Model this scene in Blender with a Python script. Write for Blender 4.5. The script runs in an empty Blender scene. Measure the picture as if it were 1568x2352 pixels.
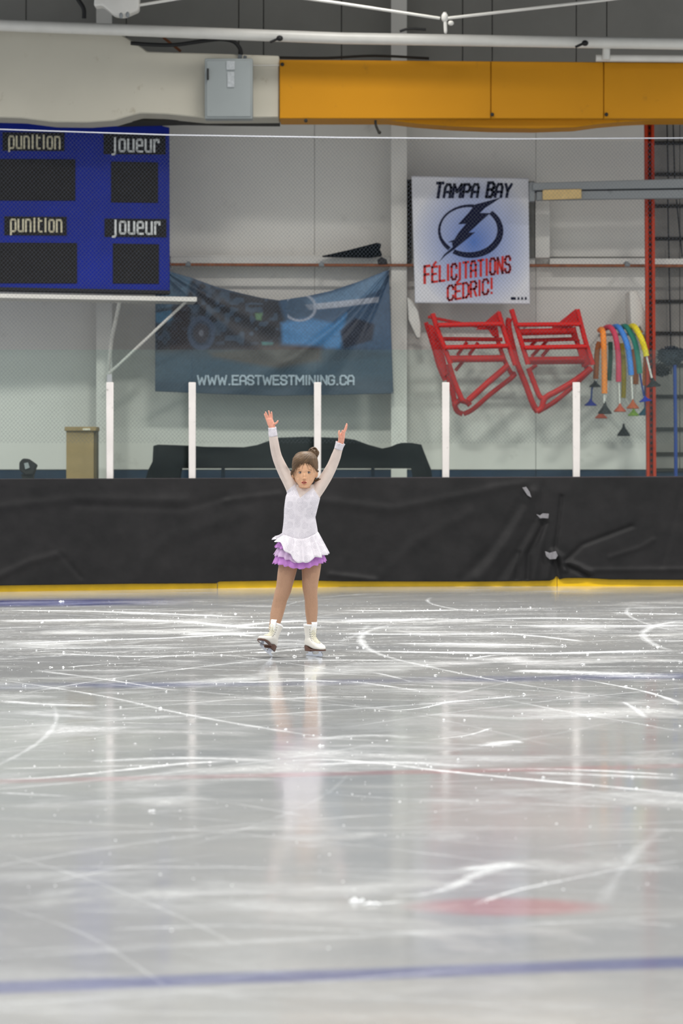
import bpy, bmesh, math, random
import numpy as np
from mathutils import Vector, Matrix
random.seed(7); np.random.seed(7)
F = 6533.0; HZ = 1053.0; EYE = 1.25
sc = bpy.context.scene
COL = sc.collection

# ---------------------------------------------------------------- camera
cam_d = bpy.data.cameras.new('camera'); cam = bpy.data.objects.new('camera', cam_d); COL.objects.link(cam)
cam_d.sensor_fit = 'VERTICAL'; cam_d.sensor_height = 36.0; cam_d.sensor_width = 24.0
cam_d.lens = 36.0 * F / 2352.0
cam_d.shift_y = -(1176.0 - HZ) / 2352.0
cam_d.clip_start = 0.5; cam_d.clip_end = 200
cam_d.dof.use_dof = True; cam_d.dof.focus_distance = 18.0; cam_d.dof.aperture_fstop = 3.8
cam.location = (0, 0, EYE); cam.rotation_euler = (math.radians(90), 0, 0)
sc.camera = cam

# ---------------------------------------------------------------- world, lamps, exposure
w = bpy.data.worlds.new('world'); sc.world = w; w.use_nodes = True
bg = w.node_tree.nodes['Background']; bg.inputs[0].default_value = (0.90, 0.95, 1.0, 1); bg.inputs[1].default_value = 0.85
sc.view_settings.view_transform = 'Standard'; sc.view_settings.look = 'None'
sc.view_settings.gamma = 1.0; sc.view_settings.use_curve_mapping = False
sc.view_settings.exposure = -0.05
sc.cycles.use_denoising = True
sc.cycles.max_bounces = 6; sc.cycles.transparent_max_bounces = 12
LAMPZ = 7.6
for yy, pw, sp_ in ((3.5, 230, 150), (10, 215, 160), (16, 210, 160), (22, 520, 149), (27.2, 80, 105)):
    for xx in (-6, 0, 6):
        ld = bpy.data.lights.new('rink_lamp', 'AREA'); ld.shape = 'RECTANGLE'; ld.size = 1.4; ld.size_y = 0.7
        ld.energy = pw; ld.spread = math.radians(sp_); ld.color = (1.0, 0.975, 0.93)
        lo = bpy.data.objects.new('rink_lamp', ld); COL.objects.link(lo); lo.location = (xx, yy, LAMPZ)

# ---------------------------------------------------------------- helpers
def P(px, py, Y, s=0.0):
    u = (px - 784.0) / F; y = Y / (1 - s * u)
    return Vector((u * y, y, EYE + (HZ - py) / F * y))
def PI(px, py):                      # pixel -> point on the ice
    d = F * EYE / (py - HZ); return Vector(((px - 784.0) / F * d, d, 0))
def tag(o, label=None, cat=None, group=None, kind=None):
    if label: o['label'] = label
    if cat: o['category'] = cat
    if group: o['group'] = group
    if kind: o['kind'] = kind
    return o
def empty(name, loc=(0, 0, 0), label=None, cat=None, group=None, kind=None):
    o = bpy.data.objects.new(name, None); COL.objects.link(o); o.location = loc; o.empty_display_size = .1
    return tag(o, label, cat, group, kind)
BPY_UPDATE = []
class MB:
    def __init__(s): s.v = []; s.f = []; s.m = []
    def add(s, vs, fs, mi=0):
        b = len(s.v); s.v += [tuple(v) for v in vs]; s.f += [tuple(i + b for i in f) for f in fs]; s.m += [mi] * len(fs); return s
    def box(s, a, b, mi=0):
        x0, y0, z0 = a; x1, y1, z1 = b
        vs = [(x0,y0,z0),(x1,y0,z0),(x1,y1,z0),(x0,y1,z0),(x0,y0,z1),(x1,y0,z1),(x1,y1,z1),(x0,y1,z1)]
        return s.add(vs, [(0,3,2,1),(4,5,6,7),(0,1,5,4),(1,2,6,5),(2,3,7,6),(3,0,4,7)], mi)
    def slab(s, pts, Y, sl=0.0, depth=0.02, mi=0):     # traced outline, real thickness going away from the viewer
        n = Vector((-sl, 1, 0)).normalized() * depth
        fr = [P(x, y, Y, sl) for x, y in pts]; k = len(fr)
        vs = fr + [p + n for p in fr]
        fs = [tuple(range(k))[::-1], tuple(range(k, 2 * k))] + [(i, (i + 1) % k, (i + 1) % k + k, i + k) for i in range(k)]
        return s.add(vs, fs, mi)
    def rect(s, x0, y0, x1, y1, Y, sl=0.0, depth=0.02, mi=0):
        return s.slab([(x0, y0), (x0, y1), (x1, y1), (x1, y0)], Y, sl, depth, mi)
    def tube(s, pts, r, n=10, cap=True, mi=0, flat=1.0):
        pts = [Vector(p) for p in pts]; m = len(pts)
        rs = r if hasattr(r, '__len__') else [r] * m
        t0 = (pts[1] - pts[0]).normalized()
        up = Vector((0, 0, 1)) if abs(t0.z) < .9 else Vector((0, 1, 0))
        nrm = (up - t0 * up.dot(t0)).normalized(); vs = []
        for i, p in enumerate(pts):
            t = (pts[min(i + 1, m - 1)] - pts[max(i - 1, 0)]).normalized()
            nrm = (nrm - t * nrm.dot(t))
            nrm = nrm.normalized() if nrm.length > 1e-6 else t.orthogonal().normalized()
            b = t.cross(nrm)
            for k in range(n):
                a = 2 * math.pi * k / n
                vs.append(p + (nrm * math.cos(a) + b * math.sin(a) * flat) * rs[i])
        fs = [(i * n + k, i * n + (k + 1) % n, (i + 1) * n + (k + 1) % n, (i + 1) * n + k) for i in range(m - 1) for k in range(n)]
        if cap: fs += [tuple(range(n))[::-1], tuple((m - 1) * n + k for k in range(n))]
        return s.add(vs, fs, mi)
    def ball(s, c, r, nu=16, nv=10, mi=0, M=None):
        rx, ry, rz = r if hasattr(r, '__len__') else (r, r, r); vs = []; c = Vector(c)
        for j in range(1, nv):
            ph = math.pi * j / nv
            for i in range(nu):
                th = 2 * math.pi * i / nu
                q = Vector((rx * math.sin(ph) * math.cos(th), ry * math.sin(ph) * math.sin(th), rz * math.cos(ph)))
                if M: q = M @ q
                vs.append(c + q)
        q0 = Vector((0, 0, rz)); q1 = Vector((0, 0, -rz))
        if M: q0 = M @ q0; q1 = M @ q1
        vs += [c + q0, c + q1]; T = len(vs) - 2; B = T + 1
        fs = [(j * nu + i, (j + 1) * nu + i, (j + 1) * nu + (i + 1) % nu, j * nu + (i + 1) % nu) for j in range(nv - 2) for i in range(nu)]
        fs += [(T, i, (i + 1) % nu) for i in range(nu)] + [(B, (nv - 2) * nu + (i + 1) % nu, (nv - 2) * nu + i) for i in range(nu)]
        return s.add(vs, fs, mi)
    def rings(s, rg, n=24, cap=True, mi=0, e=1.0):       # (cx,cy,cz,rx,ry) horizontal ellipses
        vs = []
        for cx, cy, cz, rx, ry in rg:
            for k in range(n):
                a = 2 * math.pi * k / n; c_, s_ = math.cos(a), math.sin(a)
                vs.append((cx + rx * math.copysign(abs(c_) ** e, c_), cy + ry * math.copysign(abs(s_) ** e, s_), cz))
        m = len(rg)
        fs = [(i * n + k, i * n + (k + 1) % n, (i + 1) * n + (k + 1) % n, (i + 1) * n + k) for i in range(m - 1) for k in range(n)]
        if cap: fs += [tuple(range(n))[::-1], tuple((m - 1) * n + k for k in range(n))]
        return s.add(vs, fs, mi)
    def lathe(s, c, prof, n=18, mi=0, M=None):         # prof: (r, z)
        vs = []; c = Vector(c)
        for r, z in prof:
            for k in range(n):
                a = 2 * math.pi * k / n; q = Vector((r * math.cos(a), r * math.sin(a), z))
                if M: q = M @ q
                vs.append(c + q)
        m = len(prof)
        fs = [(i * n + k, i * n + (k + 1) % n, (i + 1) * n + (k + 1) % n, (i + 1) * n + k) for i in range(m - 1) for k in range(n)]
        fs += [tuple(range(n))[::-1], tuple((m - 1) * n + k for k in range(n))]
        return s.add(vs, fs, mi)
    def xf(s, M):
        s.v = [tuple(M @ Vector(v)) for v in s.v]; return s
    def build(s, name, mats, parent=None, smooth=True, bevel=0, fix=True):
        me = bpy.data.meshes.new(name); me.from_pydata(s.v, [], s.f)
        for m in (mats if isinstance(mats, (list, tuple)) else [mats]): me.materials.append(m)
        if any(s.m): me.polygons.foreach_set('material_index', s.m)
        if fix:
            bm = bmesh.new(); bm.from_mesh(me); bmesh.ops.recalc_face_normals(bm, faces=bm.faces)
            if bevel: bmesh.ops.bevel(bm, geom=[e for e in bm.edges], offset=bevel, segments=1, affect='EDGES')
            bm.to_mesh(me); bm.free()
        if smooth:
            me.shade_smooth()
            try: me.set_sharp_from_angle(angle=math.radians(38))
            except Exception: pass
        o = bpy.data.objects.new(name, me); COL.objects.link(o)
        if parent is not None: att(o, parent)
        return o
def wmat(o):
    M = Matrix.LocRotScale(o.location, o.rotation_euler, o.scale)
    return (wmat(o.parent) @ o.matrix_parent_inverse @ M) if o.parent else M
def att(o, parent):
    o.parent = parent; o.matrix_parent_inverse = wmat(parent).inverted(); return o
def smoothpath(pts, k=6):
    pts = [Vector(p) for p in pts]; out = []
    q = [pts[0]] + pts + [pts[-1]]
    for i in range(1, len(q) - 2):
        for j in range(k):
            t = j / k; a, b, c, d = q[i - 1], q[i], q[i + 1], q[i + 2]
            out.append(0.5 * ((2 * b) + (c - a) * t + (2 * a - 5 * b + 4 * c - d) * t * t + (3 * b - a - 3 * c + d) * t ** 3))
    out.append(pts[-1]); return out

# ---------------------------------------------------------------- materials
def srgb(r, g, b):
    return tuple(((c / 255) / 12.92 if c / 255 <= .04045 else ((c / 255 + .055) / 1.055) ** 2.4) for c in (r, g, b)) + (1,)
class NT:
    def __init__(s, name):
        s.m = bpy.data.materials.new(name); s.m.use_nodes = True; s.t = s.m.node_tree; s.n = s.t.nodes
        s.b = s.n['Principled BSDF']; s.out = s.n['Material Output']
    def node(s, ty, **kw):
        n = s.n.new(ty)
        for k, v in kw.items(): setattr(n, k, v)
        return n
    def link(s, a, b): s.t.links.new(a, b)
    def val(s, sock, v):
        if hasattr(v, 'is_output') or isinstance(v, bpy.types.NodeSocket): s.link(v, sock)
        else: sock.default_value = v
    def math(s, op, a, b=0.0, c=None, clamp=False):
        n = s.node('ShaderNodeMath', operation=op, use_clamp=clamp); s.val(n.inputs[0], a); s.val(n.inputs[1], b)
        if c is not None: s.val(n.inputs[2], c)
        return n.outputs[0]
    def noise(s, vec, scale, detail=4, rough=.55, dist=0.0):
        n = s.node('ShaderNodeTexNoise'); s.link(vec, n.inputs['Vector'])
        n.inputs['Scale'].default_value = scale; n.inputs['Detail'].default_value = detail
        n.inputs['Roughness'].default_value = rough; n.inputs['Distortion'].default_value = dist; return n.outputs[0]
    def ramp(s, v, a, b):
        n = s.node('ShaderNodeMapRange', clamp=True); s.link(v, n.inputs[0]); n.inputs[1].default_value = a; n.inputs[2].default_value = b
        return n.outputs[0]
    def mix(s, f, a, b):
        n = s.node('ShaderNodeMix', data_type='RGBA'); s.val(n.inputs[0], f); s.val(n.inputs[6], a); s.val(n.inputs[7], b); return n.outputs[2]
    def mapping(s, vec, scale=(1,1,1), rot=(0,0,0)):
        n = s.node('ShaderNodeMapping'); s.link(vec, n.inputs[0]); n.inputs['Scale'].default_value = scale; n.inputs['Rotation'].default_value = rot; return n.outputs[0]
    def pos(s): return s.node('ShaderNodeNewGeometry').outputs['Position']
    def bump(s, h, st=.2, d=.01):
        n = s.node('ShaderNodeBump'); s.link(h, n.inputs['Height']); n.inputs['Strength'].default_value = st; n.inputs['Distance'].default_value = d
        s.link(n.outputs[0], s.b.inputs['Normal'])
def mat(name, rgb, rough=.6, metal=0.0, var=.12, vs=6.0, bump=0.0, bs=60, spec=.4):
    t = NT(name); c = srgb(*rgb)
    if var:
        nz = t.noise(t.pos(), vs, 5, .6)
        d = tuple(x * (1 - var) for x in c[:3]) + (1,); l = tuple(min(1, x * (1 + var * .6)) for x in c[:3]) + (1,)
        t.link(t.mix(t.ramp(nz, .3, .7), d, l), t.b.inputs['Base Color'])
    else: t.b.inputs['Base Color'].default_value = c
    t.b.inputs['Roughness'].default_value = rough; t.b.inputs['Metallic'].default_value = metal
    t.b.inputs['Specular IOR Level'].default_value = spec
    if bump: t.bump(t.noise(t.pos(), bs, 3), bump, .005)
    return t.m
def stained(name, rgb, dirt, amt=.5, scale=9, rough=.55):          # paint with scattered marks
    t = NT(name); a = t.noise(t.pos(), scale, 6, .7); b = t.noise(t.pos(), scale * .16, 3)
    base = t.mix(t.ramp(b, .35, .7), srgb(*rgb), tuple(x * .9 for x in srgb(*rgb)[:3]) + (1,))
    t.link(t.mix(t.math('MULTIPLY', t.ramp(a, .62, .74), amt), base, srgb(*dirt)), t.b.inputs['Base Color'])
    t.b.inputs['Roughness'].default_value = rough; t.b.inputs['Specular IOR Level'].default_value = .22; return t.m
def vcol(name, rough=.6, bump=0.0, bs=200):
    t = NT(name); n = t.node('ShaderNodeVertexColor', layer_name='Col'); t.link(n.outputs[0], t.b.inputs['Base Color'])
    t.b.inputs['Roughness'].default_value = rough
    if bump: t.bump(t.noise(t.pos(), bs, 3), bump, .004)
    return t.m
M = {}
M['wall'] = stained('wall_paint', (232, 229, 222), (150, 146, 138), .35, 3.0, .75)
M['wall_shaded'] = mat('wall_upper_shade', (138, 136, 130), .7, 0, .08, 1.5)  # shade above the lamp cut-off is put into this darker grey
M['steel'] = stained('white_steel', (226, 223, 216), (150, 140, 128), .4, 7, .5)
M['pipe'] = mat('painted_pipe', (206, 204, 198), .35, 0, .06, 5)
M['backing'] = mat('wall_backing', (168, 165, 158), .8)
M['rust'] = mat('rusty_pipe', (150, 92, 58), .7, .2, .35, 14)
M['siding'] = mat('grey_siding', (138, 134, 128), .7, 0, .2, 3)
M['duct'] = stained('duct_wrap', (196, 191, 176), (130, 112, 84), .45, 5.5, .65)
M['orange'] = stained('orange_paint', (194, 132, 10), (120, 84, 30), .45, 4.5, .55)
M['orange_seam'] = mat('seam', (150, 92, 14), .6)
M['grey_box'] = stained('grey_enamel', (146, 152, 152), (110, 112, 112), .4, 8, .45)
M['black'] = mat('black_rubber', (18, 18, 19), .6, 0, .2, 20)
M['gap'] = mat('dark_gap', (48, 46, 42), .9, 0, .2, 9)
M['score_blue'] = mat('scoreboard_blue', (10, 34, 138), .5, 0, .12, 4, 0, 60, .2)
M['score_dark'] = mat('display_dark', (30, 28, 27), .5, 0, .2, 12, 0, 60, .15)
M['cream'] = mat('cream_letter', (214, 206, 176), .5, 0, .05)
M['white_letter'] = mat('white_letter', (222, 224, 222), .5, 0, .05)
M['navy_letter'] = mat('navy_letter', (14, 18, 48), .6, 0, .05, 6, 0, 60, .08)
M['red_letter'] = mat('red_letter', (206, 50, 42), .6, 0, .06, 6, 0, 60, .08)
M['banner_letter'] = mat('banner_letter', (178, 190, 204), .6, 0, .1, 30)
M['poster_side'] = mat('poster_edge', (196, 196, 200), .6)
M['red'] = stained('red_enamel', (200, 26, 20), (70, 14, 12), .6, 12, .4)
M['redpost'] = stained('rack_red', (186, 58, 24), (90, 26, 16), .7, 16, .5)
M['navy'] = mat('navy_band', (18, 48, 74), .5, 0, .2, 4)
M['cover'] = mat('black_tarp', (10, 16, 17), .8, 0, .3, 5, .3, 12, .04)
M['board_brown'] = mat('brown_card', (146, 124, 84), .8, 0, .12, 6)
M['post_alu'] = stained('scuffed_white_post', (204, 199, 196), (96, 90, 86), .9, 24, .5)
M['yellow'] = mat('kick_yellow', (232, 188, 16), .35, 0, .12, 5)
M['hdpe'] = mat('board_white', (220, 222, 222), .4, 0, .05)
M['cap'] = stained('dusty_cap', (70, 64, 68), (170, 160, 164), .7, 14, .6)
M['tape'] = mat('grey_tape', (122, 120, 124), .45, .1, .25, 40)
M['galv'] = stained('galvanised', (138, 142, 144), (84, 88, 90), .6, 6, .45)
M['wood'] = mat('pine_offcut', (206, 178, 122), .7, 0, .15, 10)
M['net'] = mat('net_cord', (74, 80, 92), .7, 0, 0)
M['cable'] = mat('white_cable', (206, 208, 216), .4, 0, 0)
M['bluepole'] = mat('blue_plastic', (24, 62, 140), .4, 0, .1)
M['bristle'] = mat('grey_bristle', (48, 56, 66), .9, 0, .4, 60)
M['skin'] = None

# glass: thin sheet, clear with a green cast, mirror-like at its surface
t = NT('rink_glass'); tr = t.node('ShaderNodeBsdfTransparent'); tr.inputs[0].default_value = (.925, .975, .955, 1)
gl = t.node('ShaderNodeBsdfGlossy'); gl.inputs[0].default_value = (.95, 1, 1, 1); gl.inputs['Roughness'].default_value = .06
df = t.node('ShaderNodeBsdfDiffuse'); df.inputs[0].default_value = srgb(196, 208, 206)
sm = t.noise(t.mapping(t.pos(), (.5, 1, 2.2)), 2.0, 4, .6)
m0 = t.node('ShaderNodeMixShader'); t.link(t.math('MULTIPLY_ADD', t.ramp(sm, .35, .75), .012, .0), m0.inputs[0]); t.link(tr.outputs[0], m0.inputs[1]); t.link(df.outputs[0], m0.inputs[2])
mx = t.node('ShaderNodeMixShader'); mx.inputs[0].default_value = .014
t.link(m0.outputs[0], mx.inputs[1]); t.link(gl.outputs[0], mx.inputs[2]); t.link(mx.outputs[0], t.out.inputs[0]); M['glass'] = t.m

# ice
t = NT('ice'); pos = t.pos(); sx = t.node('ShaderNodeSeparateXYZ'); t.link(pos, sx.inputs[0]); X, Yc = sx.outputs[0], sx.outputs[1]
SL = .205
wob = t.math('MULTIPLY', t.math('SUBTRACT', t.noise(pos, 1.3, 3), .5), .06)
yr = t.math('ADD', t.math('SUBTRACT', Yc, t.math('MULTIPLY', X, SL)), wob)
def line(y0, hw, soft=.05):
    return t.math('SUBTRACT', 1.0, t.ramp(t.math('ABSOLUTE', t.math('SUBTRACT', yr, y0)), hw, hw + soft))
patch = t.ramp(t.noise(pos, 1.2, 4), .35, .6)
blue1 = t.math('MULTIPLY', line(6.885, .05), .62)
blue2 = t.math('MULTIPLY', t.math('MULTIPLY', line(15.95, .07, .25), patch), .5)
blue3 = t.math('MULTIPLY', t.math('MULTIPLY', line(25.2, .35, .5), t.math('SUBTRACT', 1.0, t.ramp(X, -2.2, -1.2))), .9)
blue = t.math('MAXIMUM', t.math('MAXIMUM', blue1, blue2), blue3)
red1 = t.math('MULTIPLY', t.math('MULTIPLY', line(11.28, .05, .05), t.ramp(t.noise(pos, 1.9, 3), .3, .6)), .28)
dx = t.math('SUBTRACT', X, .46); dy = t.math('SUBTRACT', Yc, 7.93)
rr = t.math('SQRT', t.math('ADD', t.math('MULTIPLY', dx, dx), t.math('MULTIPLY', t.math('MULTIPLY', dy, dy), 2.6)))
red2 = t.math('MULTIPLY', t.math('SUBTRACT', 1.0, t.ramp(t.math('ADD', rr, t.math('MULTIPLY', wob, 1.2)), .18, .31)), .38)
red = t.math('MAXIMUM', red1, red2)
mp = t.mapping(pos, (.55, 1, 1), (0, 0, math.radians(-9)))
big = t.noise(mp, .42, 4, .6); mid = t.noise(mp, 1.7, 6, .68, .6); fine = t.noise(t.mapping(pos, (1, 1, 1)), 26, 4, .7)
streak = t.noise(t.mapping(pos, (.35, 2.6, 1), (0, 0, math.radians(14))), 2.2, 5, .65)
streak2 = t.noise(t.mapping(pos, (.22, 3.4, 1), (0, 0, math.radians(-28))), 2.0, 5, .65)
zone = t.math('MULTIPLY', t.ramp(Yc, 14.2, 17.5), t.math('SUBTRACT', 1.0, t.ramp(Yc, 23.0, 25.5)))
sn = t.ramp(t.math('ADD', t.math('MULTIPLY', big, .5), t.math('MULTIPLY', mid, .6)), .57, .66)
sn2 = t.ramp(t.math('ADD', t.math('MULTIPLY', streak, .65), t.math('MULTIPLY', fine, .35)), .56, .66)
sn3 = t.ramp(t.math('ADD', t.math('MULTIPLY', streak2, .7), t.math('MULTIPLY', fine, .3)), .57, .68)
snow = t.math('MAXIMUM', t.math('MULTIPLY', sn, t.math('MULTIPLY_ADD', zone, .22, .16)), t.math('MULTIPLY', t.math('MAXIMUM', sn2, sn3), t.math('MULTIPLY_ADD', zone, .42, .12)))
haze_ = t.math('MULTIPLY', t.ramp(t.noise(t.mapping(pos, (.8, 1, 1), (0, 0, math.radians(-14))), 1.1, 5, .6, .4), .52, .68), .5)
snow = t.math('MAXIMUM', snow, t.math('MULTIPLY', haze_, t.math('SUBTRACT', 1.0, t.ramp(Yc, 20.0, 24.0))))
snow = t.math('MULTIPLY', snow, t.math('MULTIPLY_ADD', fine, 1.3, .1), clamp=True)
soft = t.ramp(t.noise(mp, .9, 5, .6), .3, .7)
c0 = t.mix(soft, srgb(156, 158, 160), srgb(178, 178, 176))
c0 = t.mix(blue, c0, srgb(58, 70, 138)); c0 = t.mix(red, c0, srgb(186, 74, 86))
c1 = t.mix(snow, c0, srgb(246, 248, 250)); t.link(c1, t.b.inputs['Base Color'])
rg = t.math('MULTIPLY_ADD', t.noise(mp, 3.0, 5, .6), .11, .025)
t.link(t.math('MULTIPLY_ADD', snow, .5, rg), t.b.inputs['Roughness'])
t.b.inputs['IOR'].default_value = 1.31
t.link(t.math('MULTIPLY_ADD', snow, -.42, .46), t.b.inputs['Specular IOR Level'])
t.bump(t.math('ADD', t.math('MULTIPLY', streak, .6), t.math('MULTIPLY', fine, .12)), .10, .012)
M['ice'] = t.m
# loose snow with ragged edges
t = NT('scraped_snow'); nz = t.noise(t.pos(), 22, 5, .75); nz2 = t.noise(t.mapping(t.pos(), (.4, 1, 1)), 5, 4, .6)
at = t.node('ShaderNodeVertexColor', layer_name='Col'); sr = t.node('ShaderNodeSeparateColor'); t.link(at.outputs[0], sr.inputs[0])
al = t.ramp(t.math('ADD', t.math('MULTIPLY_ADD', nz, .6, -.30), t.math('ADD', t.math('MULTIPLY_ADD', nz2, .7, -.35), sr.outputs[0])), .30, .75)
t.b.inputs['Base Color'].default_value = srgb(248, 250, 252); t.b.inputs['Roughness'].default_value = .8; t.b.inputs['Specular IOR Level'].default_value = .1
t.link(t.math('MULTIPLY', al, sr.outputs[1]), t.b.inputs['Alpha']); M['snow'] = t.m
M['crumb'] = mat('ice_crumb', (248, 250, 252), .6, 0, 0)

def tube_px(mb, pts, Y, rpx, n=10, sm=0, dy=None):
    q = [P(p[0], p[1], (p[2] if len(p) > 2 else Y)) for p in pts]
    if sm: q = smoothpath(q, sm)
    return mb.tube(q, rpx * Y / F, n)
# ---------------------------------------------------------------- the setting
WY = 31.5
mb = MB()
nx, ny = 2, 2
mb.box((-9, 1.0, -.05), (9, 28.9, 0)); floor = mb.build('floor', M['ice'], smooth=False); tag(floor, kind='structure')
mb = MB(); mb.box((-9, 28.9, -.05), (9, 33, -.002)); tag(mb.build('floor', mat('rubber_floor', (60, 62, 64), .8)), kind='structure')
mb = MB(); mb.box((-9, -2, 8.6), (9, 34, 8.8)); tag(mb.build('ceiling', mat('roof_deck', (88, 88, 86), .8)), kind='structure')
mb = MB(); mb.box((-9, WY + .06, -.05), (9, WY + .3, 8.6)); wall = mb.build('wall_back', M['backing']); tag(wall, kind='structure')
def wpanel(x0, y0, x1, y1, m='wall', off=0.0, d=.06, nm='panel'):
    b = MB().rect(x0, y0, x1, y1, WY - off, 0, d + off * 0); return b.build(nm, M[m], wall, bevel=.003)
# upper sheets with vertical joints
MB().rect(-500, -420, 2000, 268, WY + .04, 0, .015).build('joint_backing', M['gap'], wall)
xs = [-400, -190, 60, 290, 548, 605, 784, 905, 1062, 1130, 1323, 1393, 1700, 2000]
for a, b in zip(xs[:-1], xs[1:]): wpanel(a + 1, -420, b - 1, 268, 'wall_shaded')
# white sheets between the girts
for a, b in ((-400, 225), (225, 722), (722, 915), (915, 1230), (1230, 1497)):
    wpanel(a + .3, 269, b - .3, 590)
    for c, d in ((592, 1079),): wpanel(a + .3, c + .4, b - .3, d - .4)
    wpanel(a + .6, 1080, b - .6, 1312, 'navy')
# grey siding with horizontal ribs past the red upright
yy = [270, 328, 400, 473, 548, 608, 692, 765, 838, 910, 985, 1042, 1079]
for a, b in zip(yy[:-1], yy[1:]):
    wpanel(1499, a + 4, 1560, b - 3, 'siding'); wpanel(1561, a + 4, 1760, b - 3, 'siding')
    MB().rect(1499, b - 3, 1760, b + 4, WY - .03, 0, .08).build('rib', M['gap'], wall)
wpanel(1499, 1080, 1760, 1312, 'navy')
for (x0, y0, x1, y1) in ((1531, 270, 1534, 410), (1545, 270, 1549, 410), (1533, 458, 1541, 860), (1553, 458, 1566, 590)):
    b = MB(); b.tube([P(x0, y0, WY - .1), P(x1, y1, WY - .1)], .008, 6); b.build('wire', M['black'], wall)
# columns
def column(x0, x1, Y, d=.25):
    b = MB(); W = x1 - x0
    b.rect(x0, -420, x1, 1312, Y, 0, .02); b.rect(x0 + W * .42, -420, x0 + W * .58, 1312, Y + .02, 0, d - .04); b.rect(x0, -420, x1, 1312, Y + d - .02, 0, .02)
    return tag(b.build('column', M['steel']), kind='structure')
c1 = column(898, 934, 31.1); c2 = column(221, 257, 31.1); b = MB().rect(1229, 458, 1262, 592, 31.2, 0, .2); tag(b.build('column', M['steel'], bevel=.003), kind='structure')
# girts
b = MB(); b.rect(392, 590, 896, 612, 31.25, 0, .2); b.rect(392, 586, 896, 590, 31.25, 0, .25); tag(b.build('trim_1', M['steel'], bevel=.003), kind='structure')
b = MB(); b.rect(936, 592, 1228, 612, 31.25, 0, .2); b.rect(1262, 594, 1760, 610, 31.25, 0, .2); tag(b.build('trim_2', M['steel'], bevel=.003), kind='structure')
# rusty pipe
g = empty('rusty_pipe', P(760, 608, 31.03), 'thin rust-brown pipe running level across the white wall above the blue banner', 'pipe')
b = MB(); b.tube([P(240, 607, 31.03), P(760, 609, 31.03), P(1760, 611, 31.03)], .017, 10); b.build('pipe', M['rust'], g)
for x in (432, 738, 1180, 1440):
    b = MB(); b.tube([P(x - 6, 608.5, 31.03), P(x + 6, 608.5, 31.03)], .024, 10); b.rect(x - 3, 600, x + 3, 609, 31.0, 0, .26); b.build('clamp', M['galv'], g)

# ---------------------------------------------------------------- overhead: duct, beam, pipes
g = empty('white_duct', P(330, 270, 29.6), 'big cream wrapped air duct at the top above the blue scoreboard', 'duct')
pts = [(-420, 62), (40, 66), (276, 78), (308, 96), (338, 118), (641, 128), (641, 270), (470, 271), (380, 262), (322, 260), (285, 270), (262, 277), (200, 281), (120, 280), (50, 271), (-60, 268), (-420, 268)]
b = MB().slab(pts, 29.3, 0, .5); b.build('wrapped_duct', M['duct'], g, bevel=.012)
b = MB().slab([(322, 262), (380, 264), (470, 273), (641, 273), (641, 279), (520, 278), (420, 276), (300, 279), (262, 280), (290, 271)], 29.75, 0, .45); b.build('lower_flange', M['gap'], g)
b = MB().rect(580, 149, 641, 151, 29.29, 0, .02); b.build('seam_strip', M['steel'], g)
g = empty('orange_beam', P(1100, 272, 29.6), 'long orange painted beam across the top right of the wall', 'beam')
xs = [641, 1127, 1386, 1800]
for i, (a, c) in enumerate(zip(xs[:-1], xs[1:])):
    ya = 137 + (a - 641) * .0075; yc = 137 + (c - 641) * .0075
    b = MB().slab([(a + .7, ya), (a + .7, 272), (c - .7, 272), (c - .7, yc)], 29.25, 0, .55); b.build('panel', M['orange'], g, bevel=.006)
b = MB()
for x in (1127, 1386): b.rect(x - 2, 141, x + 2, 271, 29.27, 0, .4)
b.build('joint', M['orange_seam'], g)
b = MB().slab([(860, 273), (900, 277), (960, 284), (1040, 290), (1130, 294), (1230, 295), (1320, 292), (1380, 284), (1440, 279), (1520, 275), (1520, 273)], 29.4, 0, .4); b.build('sagging_underside', M['orange'], g, bevel=.01)
b = MB()
for x, y in ((1130, 263), (1392, 263), (648, 148), (702, 277)): b.ball(P(x, y, 29.23), (.02, .012, .02), 8, 6)
b.build('bolt', M['gap'], g)
b = MB(); tube_px(b, [(862, 276), (863, 288), (870, 304)], 29.3, 3, 8, 4); b.ball(P(871, 304, 29.3), .02, 8, 6); b.build('loose_strap', M['gap'], g)

g = empty('electrical_box', P(524, 273, 29.1), 'grey metal electrical box on the cream duct beside the orange beam', 'box')
b = MB().rect(470, 134, 580, 273, 29.09, 0, .18); b.build('cabinet', M['grey_box'], g, bevel=.008)
b = MB().rect(474, 139, 576, 268, 29.08, 0, .03); d = b.build('door', M['grey_box'], g, bevel=.005)
b = MB().rect(475, 157, 479, 183, 29.05, 0, .05); b.build('handle', M['black'], d, bevel=.003)
b = MB().rect(520, 140, 539, 160, 29.07, 0, .015); b.rect(522, 165, 538, 200, 29.07, 0, .015); b.build('notice', mat('faded_notice', (170, 174, 176), .6, 0, .2, 40), d)
b = MB(); tube_px(b, [(550, 136), (552, 126)], 29.2, 5, 10); tube_px(b, [(562, 136), (563, 128)], 29.2, 4, 10); b.build('cable_gland', M['galv'], g)
g = tag(tube_px(MB(), [(300, 99), (340, 102), (400, 103), (460, 95), (505, 90), (535, 95), (550, 110), (554, 126)], 29.25, 4.5, 10, 6).build('black_cable', M['black']), 'thick black cable looping over the duct into the grey electrical box', 'cable')
g = tag(tube_px(MB(), [(641, 132), (750, 133), (860, 128), (985, 134)], 29.6, 3, 8, 5).build('thin_cable', M['gap']), 'thin dark cable lying along the top edge of the orange beam', 'cable')
g = tag(tube_px(MB(), [(375, 86), (415, 118)], 30.0, 3, 8).build('brown_rod', M['rust']), 'short rusty rod slanting behind the black cable above the duct', 'rod')

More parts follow.
